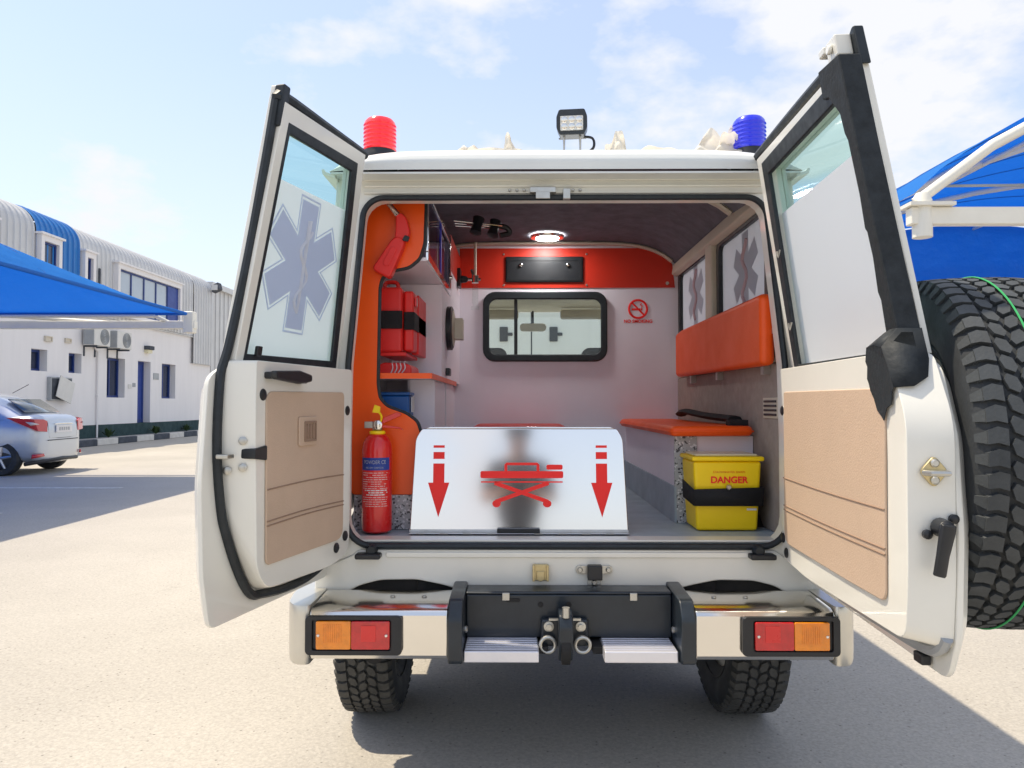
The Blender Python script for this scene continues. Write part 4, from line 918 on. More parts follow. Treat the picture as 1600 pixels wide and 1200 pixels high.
strip(DR, [(.34, -.092), (.6, -.088), (.80, -.082), (.87, -.065), (.905, -.03)], -.018, 1, 'seal_channel', 'grey', dr, n=6, r=.013)
# peeling black tape on the free upright
tp = [(.665, 1.285), (.792, 1.272), (.802, 1.05), (.818, .80), (.832, .60), (.79, .59), (.772, .62), (.776, .70), (.768, .72), (.775, .80), (.770, .86), (.762, .87), (.766, .95), (.758, 1.08), (.748, 1.10), (.742, 1.15), (.700, 1.205), (.665, 1.215)]
g = G(); g.prism(tp, -.012, -.064, DR); g.build('black_tape', 'tape', dr, bevel=.004)
ue = lambda v_: .838+(.575-v_)*.56
fl = [(.762, .592), (.80, .596), (.836, .588), (ue(.56), .56), (ue(.53), .53), (ue(.497), .497), (.872, .488), (.868, .460), (.846, .452), (.832, .424), (.818, .436), (.800, .446), (.784, .472), (.765, .492), (.757, .508), (.748, .520), (.750, .548), (.744, .560)]
g = G(); g.prism(fl, -.1075, -.1095, DR); g.build('tape_flap', 'tape', dr, smooth=False)
g = G(); g.add([DR(.768, .625, -.0645), DR(.80, .63, -.0645), DR(.830, .63, -.0645), DR(.838, .586, -.1095), DR(.80, .594, -.1095), DR(.762, .590, -.1095)], [(0, 1, 4, 5), (1, 2, 3, 4)]); g.build('tape_flap', 'tape', dr, solid=.002)
g = G(); g.add([DR(.834, .63, -.064), DR(.834, .63, -.012), DR(ue(.56)+.010, .56, -.020), DR(ue(.52)+.012, .52, -.036), DR(ue(.50)+.012, .50, -.070), DR(ue(.497), .497, -.1095), DR(ue(.54), .54, -.1095), DR(.838, .588, -.1095), DR(.831, .63, -.066)], [(8, 0, 1, 2, 7), (2, 3, 6, 7), (3, 4, 5, 6)]); g.build('tape_flap', 'tape', dr, solid=.002)
g = G(); g.box(.70, .76, 1.285, 1.335, -.05, -.012, DR); g.box(.665, .70, 1.315, 1.333, -.055, -.02, DR); g.lathe([(.012, 0), (.012, .01)], DR(.73, 1.31, -.0505), tuple(-DR.n), 14); g.build('top_latch', 'paint', dr, bevel=.004)
g = G(); g.prism([(.75, 1.27), (.785, 1.25), (.778, 1.345), (.765, 1.345), (.70, 1.315)], -.012, .012, DR); g.build('seal_corner', 'rubber', dr, bevel=.004)
tp = smoothpoly([(.105, .02), (.60, .018), (.822, .020), (.830, .497), (.112, .500)], [.05, .02, .03, .012, .012], 5)
g = G(); g.prism(tp, -.1005, -.107, DR); tr = g.build('trim_panel', 'beige', dr, bevel=.003)
for v_ in (.226, .139, .126):
    g = G(); g.tube([DR(.108+.716*k/8, v_-.003*math.sin(k*.4), -.1072) for k in range(9)], .0022, 6); g.build('trim_seam', 'beigeline', tr)
for u_, v_ in ((.085, .44), (.078, .03), (.11, -.012)):
    g = G(); g.lathe([(.016, 0), (.016, .003), (.011, .006)], DR(u_, v_, -.1005), tuple(-DR.n), 18); g.build('plug', 'blackpl', dr)
nU = tuple(DR.u)
g = G(); g.prism(smoothpoly([(-.080, .32), (-.05, .355), (-.02, .32), (-.05, .285)], .012), .921, .929, lambda a, b, c: DR(c, b, a)); sk = g.build('striker_plate', 'brass', dr, bevel=.002)
g = G(); g.tube([DR(.93, .318, -.072), DR(.948, .318, -.066), DR(.948, .318, -.03), DR(.93, .318, -.026)], .006, 8)
for v_ in (.338, .302): screw(g, DR(.929, v_, -.05), nU, .009, .006)
g.build('striker_bar', 'steel', sk)
g = G(); g.tube([DR(.962, .215, -.040), DR(.960, .20, -.042), DR(.956, .15, -.050), DR(.953, .112, -.055), DR(.953, .108, -.056)], [.016, .017, .014, .014, .012], 10, sq=.6); g.lathe([(.02, 0), (.018, .03), (.012, .036)], DR(.925, .205, -.040), nU, 16); g.build('lever_handle', 'blackpl', dr, bevel=.002)
for w_, v_ in ((-.012, .222), (-.066, .190)):
    g = G(); g.lathe([(.010, 0), (.010, .008), (.006, .011)], DR(.924, v_, w_), nU, 14); g.build('button', 'blackpl', dr)
for v_ in (.02, .42):
    g = G(); g.tube([DR(-.012, v_-.04, .01), DR(-.012, v_+.04, .01)], .014, 10); g.build('hinge', 'paint', dr)
g = G(); g.box(.78, .82, -.118, -.095, -.03, -.008, DR); g.build('door_buffer', 'blackpl', dr, bevel=.004)
# spare wheel on the outside of the wide door
sc_ = DR(.565, .345, .20); sax = Matrix.Rotation(R(-8), 3, 'Z') @ DR.n
spare = wheel('spare_wheel', sc_, tuple(sax), .435, .25, V, 'tread', 60, 6, .2, True)
g = G(); g.lathe([(.10, 0), (.10, .06), (.07, .14)], DR(.565, .325, .028), tuple(DR.n), 20); g.build('wheel_carrier', 'under', V)

# ---- interior
IX = .775
g = G(); g.box(-IX, IX, 4.255, 4.285, .7, 2.2)
def hole_wall():
    y0, y1 = 4.25, 4.28; a, b, c, d = -.335, .325, 1.53, 1.86
    g = G(); g.ring([(-IX, .79), (IX, .79), (IX, 2.2), (-IX, 2.2)], [(a, c), (b, c), (b, d), (a, d)], y0, y1, XZ); return g
hole_wall().build('partition', 'wall', V)
g = G(); g.prism([(-.5, 1.925), (.745, 1.925), (.73, 2.06), (.68, 2.14), (.6, 2.155), (-.5, 2.155)], 4.244, 4.2495, XZ); g.build('red_band', 'redband', V)
g = G(); g.ring(rr(-.365, .352, 1.497, 1.900, .07, 6), rr(-.328, .315, 1.538, 1.856, .045, 6), 4.222, 4.2492, XZ); wg = g.build('partition_window', 'rubber', V, bevel=.008)
g = G(); g.box(-.334, .324, 4.262, 4.266, 1.532, 1.858); g.build('pane', 'clear', wg)
g = G(); g.box(-.185, -.165, 4.24, 4.261, 1.538, 1.856); g.build('slider_bar', 'blackpl', wg, bevel=.003)
g = G(); g.box(-.235, .215, 4.232, 4.2435, 1.955, 2.105); cp = g.build('control_panel', 'blackpl', V, bevel=.006)
for x in (-.145, .125):
    g = G(); g.lathe([(.012, 0), (.010, .014), (.006, .016)], (x, 4.2318, 2.055), (0, -1, 0), 14); g.build('knob', 'chrome', cp)
g = G(); g.ring(rr(-.225, .205, 1.965, 2.095, .01), rr(-.21, .19, 1.98, 2.08, .008), 4.229, 4.2318, XZ); g.build('panel_bezel', 'blackpl', cp)
for x in (-.245, .235):
    for z in (1.94, 2.12):
        g = G(); screw(g, (x, 4.2438, z), (0, -1, 0), .006, .004); g.build('panel_screw', 'steel', cp)
ns = G(); ns.tube([(.532+.052*math.cos(R(k)), 4.2492, 1.802+.052*math.sin(R(k))) for k in range(0, 360, 12)], .0065, 6, True)
ns.box(.495, .545, 4.2478, 4.2495, 1.794, 1.806); ns.box(.548, .556, 4.2478, 4.2495, 1.794, 1.806); ns.tube([(.497, 4.2485, 1.838), (.567, 4.2485, 1.766)], .0055, 6)
ns.tube(curve_pts([(.55, 4.249, 1.81), (.556, 4.249, 1.82), (.545, 4.249, 1.826), (.552, 4.249, 1.835)]), .0025, 5); ns = ns.build('no_smoking_sign', 'redpr', V)
text('lettering', 'NO SMOKING', .026, (.532, 4.2478, 1.730), (1, 0, 0), (0, 0, 1), 'redpr', ns, bold=.0006)
g = G(); g.lathe([(.012, 0), (.01, .006)], (.70, 4.2438, 1.95), (0, -1, 0), 12); g.build('band_screw', 'chrome', V)
# headliner and bows
def hl(a, b):
    s = 2*a-1; y = 2.60+1.66*b; return Vector((s*.77, y, (2.115+.075*min(1, b*2.2))-.15*abs(s)**6))
g = G(); g.grid(hl, 32, 16); g.build('headliner', 'ceil', V, recalc=False)
for yb, m_, r_ in ((3.05, 'cream', .020), (4.225, 'cream', .018)):
    b = (yb-2.6)/1.66; g = G(); g.tube([hl(.03+.94*k/30, b)+Vector((0, 0, -.012)) for k in range(31)], r_, 8, sq=.6); g.build('roof_bow', m_, V)
g = G(); c = hl(.5, (4.07-2.6)/1.66); c.z -= .004
g.lathe([(.095, 0), (.09, .012), (.066, .014)], c, (0, 0, -1), 36, False); cl_ = g.build('ceiling_lamp', 'chrome', V)
g = G(); g.lathe([(.067, .010), (.064, .016), (.001, .017)], c, (0, 0, -1), 30, False); g.build('lamp_lens', 'lamp', cl_)
g = G(); g.lathe([(.19, 0), (.18, .02), (.14, .034), (.05, .04), (.001, .04)], (0, 0, 0), (0, 0, -1), 40, False)
for k, v_ in enumerate(g.v): g.v[k] = Vector((.0+v_.x*.85, 2.86+v_.y*.55, hl(.5, .155).z-.002+v_.z))
dm = g.build('dome_light', 'dome', V)
g = G(); g.tube([(.0+.11*math.cos(R(k)), 2.86+.06*math.sin(R(k)), hl(.5, .155).z-.036) for k in range(0, 360, 15)], .004, 6, True); g.build('dome_bezel', 'chrome', dm)
# infusion hanger
g = G()
for q in range(3): g.tube([(-.47, 3.50+q*.05, 2.13), (-.24, 3.58+q*.03, 2.125)], .004, 6)
ih = g.build('infusion_hanger', 'chrome', V)
g = G()
for x, y_ in ((-.36, 3.54), (-.28, 3.60)):
    g.lathe([(.012, -.05), (.03, -.04), (.022, 0), (.03, .04), (.012, .05)], (x, y_, 2.115), (.2, .3, 1), 12)
g.tube(curve_pts([(-.27, 3.6, 2.13), (-.22, 3.62, 2.125), (-.205, 3.63, 2.10), (-.25, 3.62, 2.085)]), .014, 8); g.build('clamp', 'blackpl', ih)
# right wall trims
g = G(); g.box(.758, .7745, 2.60, 4.248, .79, 1.40); g.build('wall_trim', 'taupe', V, bevel=.006)
g = G(); g.box(.757, .7745, 2.60, 4.248, 1.402, 1.425); g.build('trim_rail', 'cream', V, bevel=.004)
for y_ in (3.44,):
    g = G(); g.box(.735, .771, y_-.02, y_+.09, 1.43, 2.04); g.build('pillar_trim', 'cream', V, bevel=.012)
g = G(); g.prism([(.725, 2.00), (.76, 1.985), (.77, 2.03), (.735, 2.06)], 2.58, 4.248, XZ); g.build('roof_rail_trim', 'cream', V, bevel=.008)
g = G(); g.box(.7535, .7575, 2.60, 2.76, 1.20, 1.275); vt = g.build('side_vent', 'cream', V, bevel=.003)
g = G()
for k in range(4): g.box(.7505, .7533, 2.615, 2.745, 1.209+k*.016, 1.217+k*.016)
g.build('vent_slots', 'blackpl', vt)
# bench
g = G(); g.box(.455, .757, 2.885, 4.249, .791, 1.128); bn = g.build('bench', 'lam', V, bevel=.004)
g = G(); g.prism(smoothpoly([(.418, 2.80), (.74, 2.82), (.74, 4.248), (.455, 4.248), (.41, 4.15)], .03), 1.1285, 1.168, ID); g.build('bench_cushion', 'vinyl', bn, bevel=.018, seg=4)
cp_ = smoothpoly([(.416, 2.798), (.742, 2.818), (.742, 4.248), (.453, 4.248), (.408, 4.15)], .03)
g = G(); g.tube([(a, b, 1.147) for a, b in cp_], .004, 6, True); g.build('cushion_piping', 'vinyl', bn)
g = G(); g.box(.4465, .4545, 2.876, 4.249, .791, .93); g.build('kick_panel', 'floor', bn)
g = G(); g.box(.447, .535, 2.876, 2.8845, .93, 1.127); g.box(.447, .757, 2.8765, 2.8845, .791, .929); g.build('speckled_corner', 'terr', bn)
g = G(); g.prism([(2.60, 1.388), (4.02, 1.40), (4.02, 1.635), (3.9, 1.645), (2.63, 1.645), (2.60, 1.63)], .695, .748, YZ); bc = g.build('backrest', 'vinyl', V, bevel=.022, seg=4)
for y_ in (2.68, 3.3, 3.8):
    g = G(); g.box(.73, .757, y_, y_+.03, 1.36, 1.45); g.build('backrest_bracket', 'steel', bc)
g = G(); g.box(.735, .757, 2.58, 2.62, 1.50, 1.52); g.build('backrest_bracket', 'steel', bc)
g = G(); g.tube(curve_pts([(.70, 3.9, 1.20), (.66, 3.6, 1.215), (.68, 3.3, 1.20), (.72, 3.0, 1.19)]), .03, 8, sq=.5); g.box(.66, .73, 2.86, 2.92, 1.165, 1.19); g.build('seat_belt', 'strap', bn)
# left cabinet
k27 = 2.72/2.58
def sc27(p): return (-.16+(p[0]+.16)*k27, 1.25+(p[1]-1.25)*k27)
op = [sc27(p) for p in [(-.745, 1.974), (-.488, 1.974), (-.492, 1.819), (-.508, 1.765), (-.545, 1.734), (-.605, 1.722), (-.640, 1.700), (-.650, 1.665), (-.655, 1.322), (-.648, 1.272), (-.622, 1.243), (-.553, 1.218), (-.515, 1.190), (-.501, 1.145), (-.503, 1.08), (-.522, .935), (-.745, .935)]]
op = smoothpoly(op, .016, 3)
g = G(); g.prism(op, 2.715, 2.730, XZ); opn = g.build('orange_panel', 'orange', V, bevel=.003)
edge = [p for p in op if p[0] > -.73][1:-1]
g = G(); g.tube([(a, 2.7225, b) for a, b in edge], .009, 6); g.build('edge_trim', 'rubber', opn)
g = G(); g.box(-.765, sc27((-.522, 0))[0], 2.716, 2.729, .792, sc27((0, .934))[1]); g.build('speckled_panel', 'terr', V)
CX = -.500
g = G(); g.box(-.77, -.735, 2.731, 4.249, .79, 2.10); g.build('cabinet_back', 'lam', V)
g = G(); g.box(-.734, CX-.003, 2.731, 3.66, 1.786, 1.80); g.box(-.734, CX-.003, 3.645, 3.66, 1.801, 2.06); uc = g.build('upper_cabinet', 'lam', V, bevel=.002)
g = G(); g.box(CX-.008, CX+.004, 2.735, 3.66, 1.788, 1.822); g.box(CX-.008, CX+.004, 2.735, 3.66, 2.045, 2.085); g.box(CX-.008, CX+.004, 3.625, 3.66, 1.823, 2.044); g.box(CX-.008, CX+.004, 2.735, 2.765, 1.823, 2.044); g.build('door_frame', 'alu', uc, bevel=.003)
g = G(); g.box(CX-.006, CX-.002, 2.765, 3.22, 1.82, 2.05); g.build('sliding_glass', 'cabglass', uc)
g = G(); g.box(CX-.016, CX-.012, 3.16, 3.625, 1.82, 2.05); g.build('sliding_glass', 'cabglass', uc)
g = G(); g.box(CX-.001, CX+.003, 3.195, 3.215, 1.823, 2.044); g.build('blue_strip', 'bluestrip', uc)
g = G(); g.lathe([(.012, 0), (.01, .012)], (CX+.004, 3.58, 1.87), (1, 0, 0), 12); g.build('cabinet_lock', 'chrome', uc)
for k, (a, b, m_) in enumerate(((2.80, 2.98, 'whitepr'), (3.02, 3.16, 'bluebox'), (3.24, 3.42, 'whitepr'))):
    pass
g = G(); g.box(-.734, CX, 3.255, 3.27, 1.366, 1.784); g.build('end_panel', 'lam', V, bevel=.002)
g = G(); g.box(CX-.012, CX, 3.271, 4.249, 1.366, 1.784); g.box(CX-.012, CX, 3.661, 4.249, 1.785, 2.1); g.build('side_board', 'lam', V)
g = G(); g.box(CX-.002, CX+.003, 3.661, 4.249, 1.925, 2.1); g.build('red_band', 'redband', V)
g = G(); g.box(-.734, CX+.012, 2.732, 3.80, 1.350, 1.3655); cs_ = g.build('counter', 'lam', V)
g = G(); g.box(CX+.0125, CX+.018, 2.732, 3.82, 1.346, 1.367); g.box(-.734, CX+.012, 2.7305, 2.7315, 1.346, 1.367); g.build('counter_edging', 'orange', cs_)
g = G(); g.box(-.60, CX, 2.985, 3.0, .79, 1.3495); g.box(CX-.012, CX, 3.001, 3.40, .79, 1.3495); g.box(-.734, -.60, 3.20, 3.215, .79, 1.3495); g.box(-.612, -.60, 3.001, 3.199, .79, 1.3495); lc = g.build('lower_cabinet', 'lam', V)
g = G(); g.box(CX-.012, CX+.004, 3.42, 3.78, .79, 1.3495); g.build('cabinet_door', 'lam', lc, bevel=.004)
g = G(); g.box(-.734, CX-.03, 3.401, 4.249, .79, 1.349); g.build('cabinet_body', 'wall', lc)
# suction gauge
g = G(); g.lathe([(.105, 0), (.105, .022), (.092, .028)], (CX+.0005, 3.52, 1.615), (1, 0, 0), 32); sg = g.build('round_fitting', 'blackpl', V)
g = G(); g.lathe([(.088, .0285), (.06, .036), (.02, .038)], (CX, 3.52, 1.615), (1, 0, 0), 28); g.box(CX+.036, CX+.075, 3.48, 3.56, 1.56, 1.66); g.build('fitting_face', 'cream', sg, bevel=.002)
g = G(); g.box(CX+.0005, CX+.02, 3.42, 3.50, 1.385, 1.42); g.build('socket', 'blackpl', V, bevel=.003)
# flow meter
g = G(); g.box(CX+.0035, CX+.02, 4.02, 4.12, 1.90, 2.0); g.lathe([(.022, 0), (.018, .03), (.01, .04)], (CX+.02, 4.07, 1.945), (1, 0, 0), 14); fm = g.build('oxygen_outlet', 'blackpl', V)
g = G(); g.tube([(CX+.06, 4.07, 1.945), (CX+.13, 4.07, 1.945)], .009, 8); g.lathe([(.02, -.02), (.02, .02)], (CX+.10, 4.07, 1.945), (0, 0, 1), 14); g.tube([(CX+.08, 4.07, 2.0), (CX+.10, 4.07, 1.94)], .008, 6); g.build('regulator', 'chrome', fm)
g = G(); g.lathe([(.014, 0), (.017, -.03), (.017, -.11), (.012, -.13), (.022, -.131), (.022, -.15)], (CX+.10, 4.07, 1.925), (0, 0, 1), 14, False); g.build('flow_tube', 'clear', fm)
g = G(); g.tube([(CX+.10, 4.07, 2.15), (CX+.10, 4.07, 1.96)], .008, 6); g.build('drop_tube', 'cream', fm)
# attendant seat
g = G(); g.prism(smoothpoly([(-.40, 3.78), (.09, 3.78), (.09, 4.22), (-.40, 4.22)], .06), 1.085, 1.142, ID); asn = g.build('attendant_seat', 'redvinyl', V, bevel=.025, seg=4)
g = G(); g.box(-.36, .05, 3.86, 4.22, .791, 1.0845); g.build('seat_base', 'lam', asn, bevel=.005)
# stretcher ramp
RA = R(6)
RP = lambda a, b, c: Vector((a, 2.618+b*math.sin(RA)-c*math.cos(RA), .800+b*math.cos(RA)+c*math.sin(RA)))
pl_ = smoothpoly([(-.545, 0), (.228, 0), (.215, .330), (.195, .364), (-.508, .364), (-.530, .330)], [.004, .004, .02, .008, .008, .02], 4)
g = G(RP); g.prism(pl_, -.010, 0); rm = g.build('stretcher_ramp', 'alu', V, bevel=.0025)
g = G(RP); g.prism([(-.50, .3645), (.19, .3645), (.17, .372), (-.48, .372)], -.05, .0); g.build('ramp_flange', 'alu', rm, bevel=.003)
g = G(); g.box(-.545, .228, 2.585, 2.66, .7965, .7995); g.build('hinge_strip', 'alu', rm, bevel=.001)
g = G()
for k in range(9):
    x0 = -.52+k*.083
    if k == 4: continue
    g.box(x0, x0+.03, 2.583, 2.5848, .7966, .7993)
g.tube([(-.545, 2.612, .803), (.228, 2.612, .803)], .005, 8); g.build('ramp_hinge', 'steel', rm)
g = G(); g.box(-.235, -.085, 2.588, 2.608, .7996, .815); g.build('ramp_latch', 'blackpl', rm, bevel=.002)
def pr(poly, name='ramp_print'):
    g = G(RP); g.prism(poly, .0004, .0011); return g.build(name, 'redpr', rm, smooth=False)
for cx in (-.445, .137):
    pr([(cx-.02, .296), (cx+.02, .296), (cx+.02, .305), (cx-.02, .305)]); pr([(cx-.02, .256), (cx+.02, .256), (cx+.02, .281), (cx-.02, .281)])
    pr([(cx-.02, .240), (cx-.02, .172), (cx-.038, .172), (cx, .050), (cx+.038, .172), (cx+.02, .172), (cx+.02, .240)])
pr(rr(-.296, .0, .188, .213, .006)); pr(rr(-.294, -.002, .172, .177, .002)); pr(rr(-.06, -.002, .218, .236, .006))
pr([(-.21, .213), (-.21, .236), (-.203, .243), (-.092, .243), (-.085, .236), (-.085, .213), (-.095, .213), (-.095, .234), (-.20, .234), (-.20, .213)])
for a, b in (((-.245, .171), (-.055, .105)), ((-.052, .171), (-.24, .105))):
    dx, dz = b[0]-a[0], b[1]-a[1]; l = math.hypot(dx, dz); nx, nz = -dz/l*.007, dx/l*.007; off = 0 if a[0] < b[0] else .0008
    g = G(RP); g.prism([(a[0]+nx, a[1]+nz), (b[0]+nx, b[1]+nz), (b[0]-nx, b[1]-nz), (a[0]-nx, a[1]-nz)], .0004, .0011+off); g.build('ramp_print', 'redpr', rm, smooth=False)
for c_ in ((-.238, .098), (-.058, .098)):
    g = G(RP); g.prism([(c_[0]+.015*math.cos(R(k)), c_[1]+.013*math.sin(R(k))) for k in range(0, 360, 20)], .0004, .0024); g.build('ramp_print', 'redpr', rm, smooth=False)
# gas spring bracket under the ramp
# ================================================================== THINGS IN THE AMBULANCE
ex = thing('fire_extinguisher', (-.667, 2.645, .796), 'red powder fire extinguisher with blue label standing by the orange panel', 'extinguisher')
c = (-.667, 2.645, .797)
g = G(); g.lathe([(.046, 0), (.053, .006), (.053, .02), (.0535, .022), (.0535, .29), (.05, .315), (.04, .335), (.025, .348), (.018, .352)], c, (0, 0, 1), 36); g.build('cylinder', 'red', ex)
def wrapl(name, z0, z1, a0, a1, r, m):
    g = G(); n = 16
    vs = [Vector((c[0]+r*math.sin(R(a0+(a1-a0)*i/n)), c[1]-r*math.cos(R(a0+(a1-a0)*i/n)), z)) for z in (z0, z1) for i in range(n+1)]
    g.add(vs, [(i, i+1, n+2+i, n+1+i) for i in range(n)]); return g.build(name, m, ex)
wrapl('label_band', 1.018, 1.062, -62, 62, .0541, 'bluepr'); fa = wrapl('label_frame', .885, 1.016, -62, 62, .0540, 'red')
def ctext(body, size, z, m, r=.0546, sx=1):
    q = text('lettering', body, size, (0, 0, z), (1, 0, 0), (0, 0, 1), m, ex, .0001, sx)
    for v_ in q.data.vertices:
        a = v_.co.x/r; v_.co = Vector((c[0]+r*math.sin(a), c[1]-r*math.cos(a)+0, v_.co.z))
ctext('POWDER CE', .0185, 1.046, 'whitepr', sx=.8); ctext('ABC DRY CHEMICAL', .008, 1.027, 'whitepr', sx=.9)
g = G(); rnd = random.Random(4); r_ = .0546
for k in range(16):
    z = 1.008-k*.0078; a = -50
    while a < 48:
        l = rnd.uniform(5, 16)
        if rnd.random() < .85:
            h = .0016 if k not in (8, 9, 10) else .0036
            p = [(a, z), (min(a+l, 52), z), (min(a+l, 52), z+h), (a, z+h)]
            g.add([Vector((c[0]+r_*math.sin(R(q)), c[1]-r_*math.cos(R(q)), zz)) for q, zz in p], [(0, 1, 2, 3)])
        a += l+2.5
g.build('label_print', 'whitepr', ex, recalc=False)
g = G(); g.lathe([(.027, .347), (.029, .351), (.027, .358), (.018, .36)], c, (0, 0, 1), 20); g.build('collar', 'yellow', ex)
g = G(); g.lathe([(.016, .36), (.018, .365), (.018, .39), (.012, .395)], c, (0, 0, 1), 18); g.box(c[0]-.045, c[0]-.015, c[1]-.012, c[1]+.012, c[2]+.368, c[2]+.392); g.build('valve', 'steel', ex, bevel=.002)
g = G(); g.lathe([(.016, 0), (.016, .01), (.012, .012)], (c[0]+.006, c[1]-.018, c[2]+.38), (0, -1, 0), 18); g.build('gauge', 'chrome', ex)
g = G(); g.prism([(c[0]-.012, c[2]+.392), (c[0]+.07, c[2]+.425), (c[0]+.085, c[2]+.420), (c[0]+.085, c[2]+.412), (c[0]+.02, c[2]+.384)], c[1]-.008, c[1]+.008, XZ); g.prism([(c[0]+.016, c[2]+.380), (c[0]+.08, c[2]+.372), (c[0]+.095, c[2]+.360), (c[0]+.08, c[2]+.366), (c[0]+.016, c[2]+.37)], c[1]-.008, c[1]+.008, XZ); g.build('handle', 'red', ex, bevel=.002)
g = G(); g.tube(curve_pts([(c[0]+.012, c[1]-.014, c[2]+.385), (c[0]+.018, c[1]-.02, c[2]+.41), (c[0]+.006, c[1]-.02, c[2]+.43)]), .004, 6); g.prism([(c[0]-.014, c[2]+.425), (c[0]+.012, c[2]+.422), (c[0]+.014, c[2]+.445), (c[0]-.006, c[2]+.452)], c[1]-.024, c[1]-.016, XZ); g.build('safety_tag', 'yellow', ex)
# torch clipped to the orange panel
to = thing('torch', (-.61, 2.70, 1.75), 'red hand torch clipped slantwise at the top of the orange panel', 'torch')
def tp_(a, b, c_=0): # along, across, depth in the panel plane
    o = Vector((-.652, 2.692, 1.745)); d = Vector((.085, 0, .165)).normalized(); e = Vector((d.z, 0, -d.x)); return o+d*a*.88+e*b+Vector((0, -c_, 0))
TF = lambda a, b, c_: tp_(a, b, c_)
g = G(TF); g.prism(smoothpoly([(-.025, -.03), (-.012, -.04), (.125, -.026), (.15, -.012), (.15, .018), (.125, .026), (-.012, .036), (-.025, .028)], .012), -.022, .024); g.build('body', 'redpl', to, bevel=.008)
g = G(TF); g.prism(smoothpoly([(.125, -.015), (.17, -.03), (.225, -.055), (.245, -.04), (.235, -.015), (.19, .02), (.15, .03)], .01), -.018, .02); g.build('head', 'redpl', to, bevel=.008)
g = G(); g.tube([TF(.225, -.045, .018), TF(.255, -.105, .018)], [.012, .009], 10); g.build('tip', 'chrome', to)
g = G(TF); g.prism(smoothpoly([(.14, .012), (.165, .012), (.168, .032), (.145, .034)], .006), .0205, .028); g.build('clip', 'blackpl', to, bevel=.002)
g = G(TF); g.prism(rr(.015, .10, -.012, .012, .01), .0242, .028); g.build('switch_pad', 'redpl', to, bevel=.002)
# red case
rc = thing('equipment_case', (-.63, 2.98, 1.45), 'upright red plastic case strapped with black webbing on the white panel', 'case')
g = G(); g.box(-.725, -.615, 2.86, 3.02, 1.455, 1.71); cb = g.build('case_body', 'redpl', rc, bevel=.012, seg=3)
g = G(); g.box(-.614, -.575, 2.90, 3.02, 1.46, 1.70); g.build('case_lid', 'redpl', rc, bevel=.01, seg=3)
g = G(); g.box(-.728, -.612, 2.850, 2.858, 1.545, 1.615); g.box(-.611, -.570, 2.890, 2.8985, 1.545, 1.615); g.box(-.5735, -.570, 2.899, 3.254, 1.545, 1.615); g.build('strap', 'strap', rc, bevel=.002)
g = G(); g.box(-.5745, -.566, 2.92, 2.96, 1.64, 1.68); g.build('latch', 'red', rc, bevel=.004)
g = G(); g.tube(curve_pts([(-.70, 2.94, 1.712), (-.69, 2.94, 1.738), (-.65, 2.94, 1.738), (-.64, 2.94, 1.712)]), .008, 8); g.build('carry_handle', 'redpl', rc)
g = G(); g.box(-.70, -.60, 2.87, 3.2, 1.44, 1.4545); g.box(-.60, -.57, 3.021, 3.254, 1.455, 1.7); g.build('holder', 'redpl', rc, bevel=.003)
rb = thing('red_pouch', (-.64, 2.98, 1.366), 'small clear wrapped red pouch lying on the white counter under the red case', 'pouch')
g = G(); g.prism(smoothpoly([(-.715, 1.3662), (-.575, 1.3662), (-.578, 1.40), (-.60, 1.412), (-.69, 1.414), (-.712, 1.398)], .014), 2.86, 3.08, XZ); g.build('pouch', 'redpl', rb, bevel=.01)
g = G()
for k in range(4): g.tube(curve_pts([(-.655+k*.014, 2.855, 1.372), (-.648+k*.016, 2.853, 1.392), (-.652+k*.015, 2.87, 1.416), (-.64+k*.012, 2.93, 1.418)]), .0022, 5)
g.build('wrapper_crease', 'whitepr', rb)
bb_ = thing('blue_box', (-.64, 2.95, 1.2), 'blue plastic box inside the cabinet opening under the counter', 'box')
g = G(); g.box(-.72, -.585, 2.86, 2.98, 1.20, 1.285); g.build('box_body', 'bluebox', bb_, bevel=.008)
g = G(); g.box(-.724, -.582, 2.855, 2.982, 1.2852, 1.298); g.build('box_lid', 'bluebox', bb_, bevel=.004)
g = G(); g.box(-.582, -.577, 2.89, 2.95, 1.22, 1.28); g.build('box_label', 'whitepr', bb_)
g = G(); g.box(-.734, -.61, 2.74, 3.199, 1.185, 1.199); g.build('inner_shelf', 'lam', V)
# sharps container
sh = thing('sharps_container', (.595, 2.76, .792), 'yellow plastic waste container with black strap standing before the bench', 'container')
g = G(); g.add([Vector(p) for p in ((.486, 2.685, .7925), (.706, 2.685, .7925), (.706, 2.855, .7925), (.486, 2.855, .7925), (.472, 2.668, 1.045), (.718, 2.668, 1.045), (.718, 2.865, 1.045), (.472, 2.865, 1.045))], [(3, 2, 1, 0), (4, 5, 6, 7), (0, 1, 5, 4), (1, 2, 6, 5), (2, 3, 7, 6), (3, 0, 4, 7)]); g.build('tub', 'yellow', sh, bevel=.012, seg=3)
g = G(); g.box(.466, .726, 2.661, 2.872, 1.0455, 1.062); ld = g.build('rim', 'yellow', sh, bevel=.006)
g = G(); g.box(.482, .708, 2.685, 2.85, 1.0622, 1.070); g.build('lid', 'lidpl', sh, bevel=.008)
g = G(); fy = lambda z: 2.685+(z-.7925)*(-.017/.2525)
g.add([Vector((.474, 2.664, .885)), Vector((.716, 2.664, .885)), Vector((.719, 2.660, .952)), Vector((.470, 2.660, .945))], [(0, 1, 2, 3)]); g.add([Vector((.473, 2.664, .885)), Vector((.448, 2.73, .91)), Vector((.446, 2.73, .975)), Vector((.469, 2.66, .945))], [(0, 1, 2, 3)]); g.add([Vector((.718, 2.664, .885)), Vector((.722, 2.87, .885)), Vector((.724, 2.87, .952)), Vector((.721, 2.66, .952))], [(0, 1, 2, 3)]); g.build('strap', 'strap', sh, solid=.004)
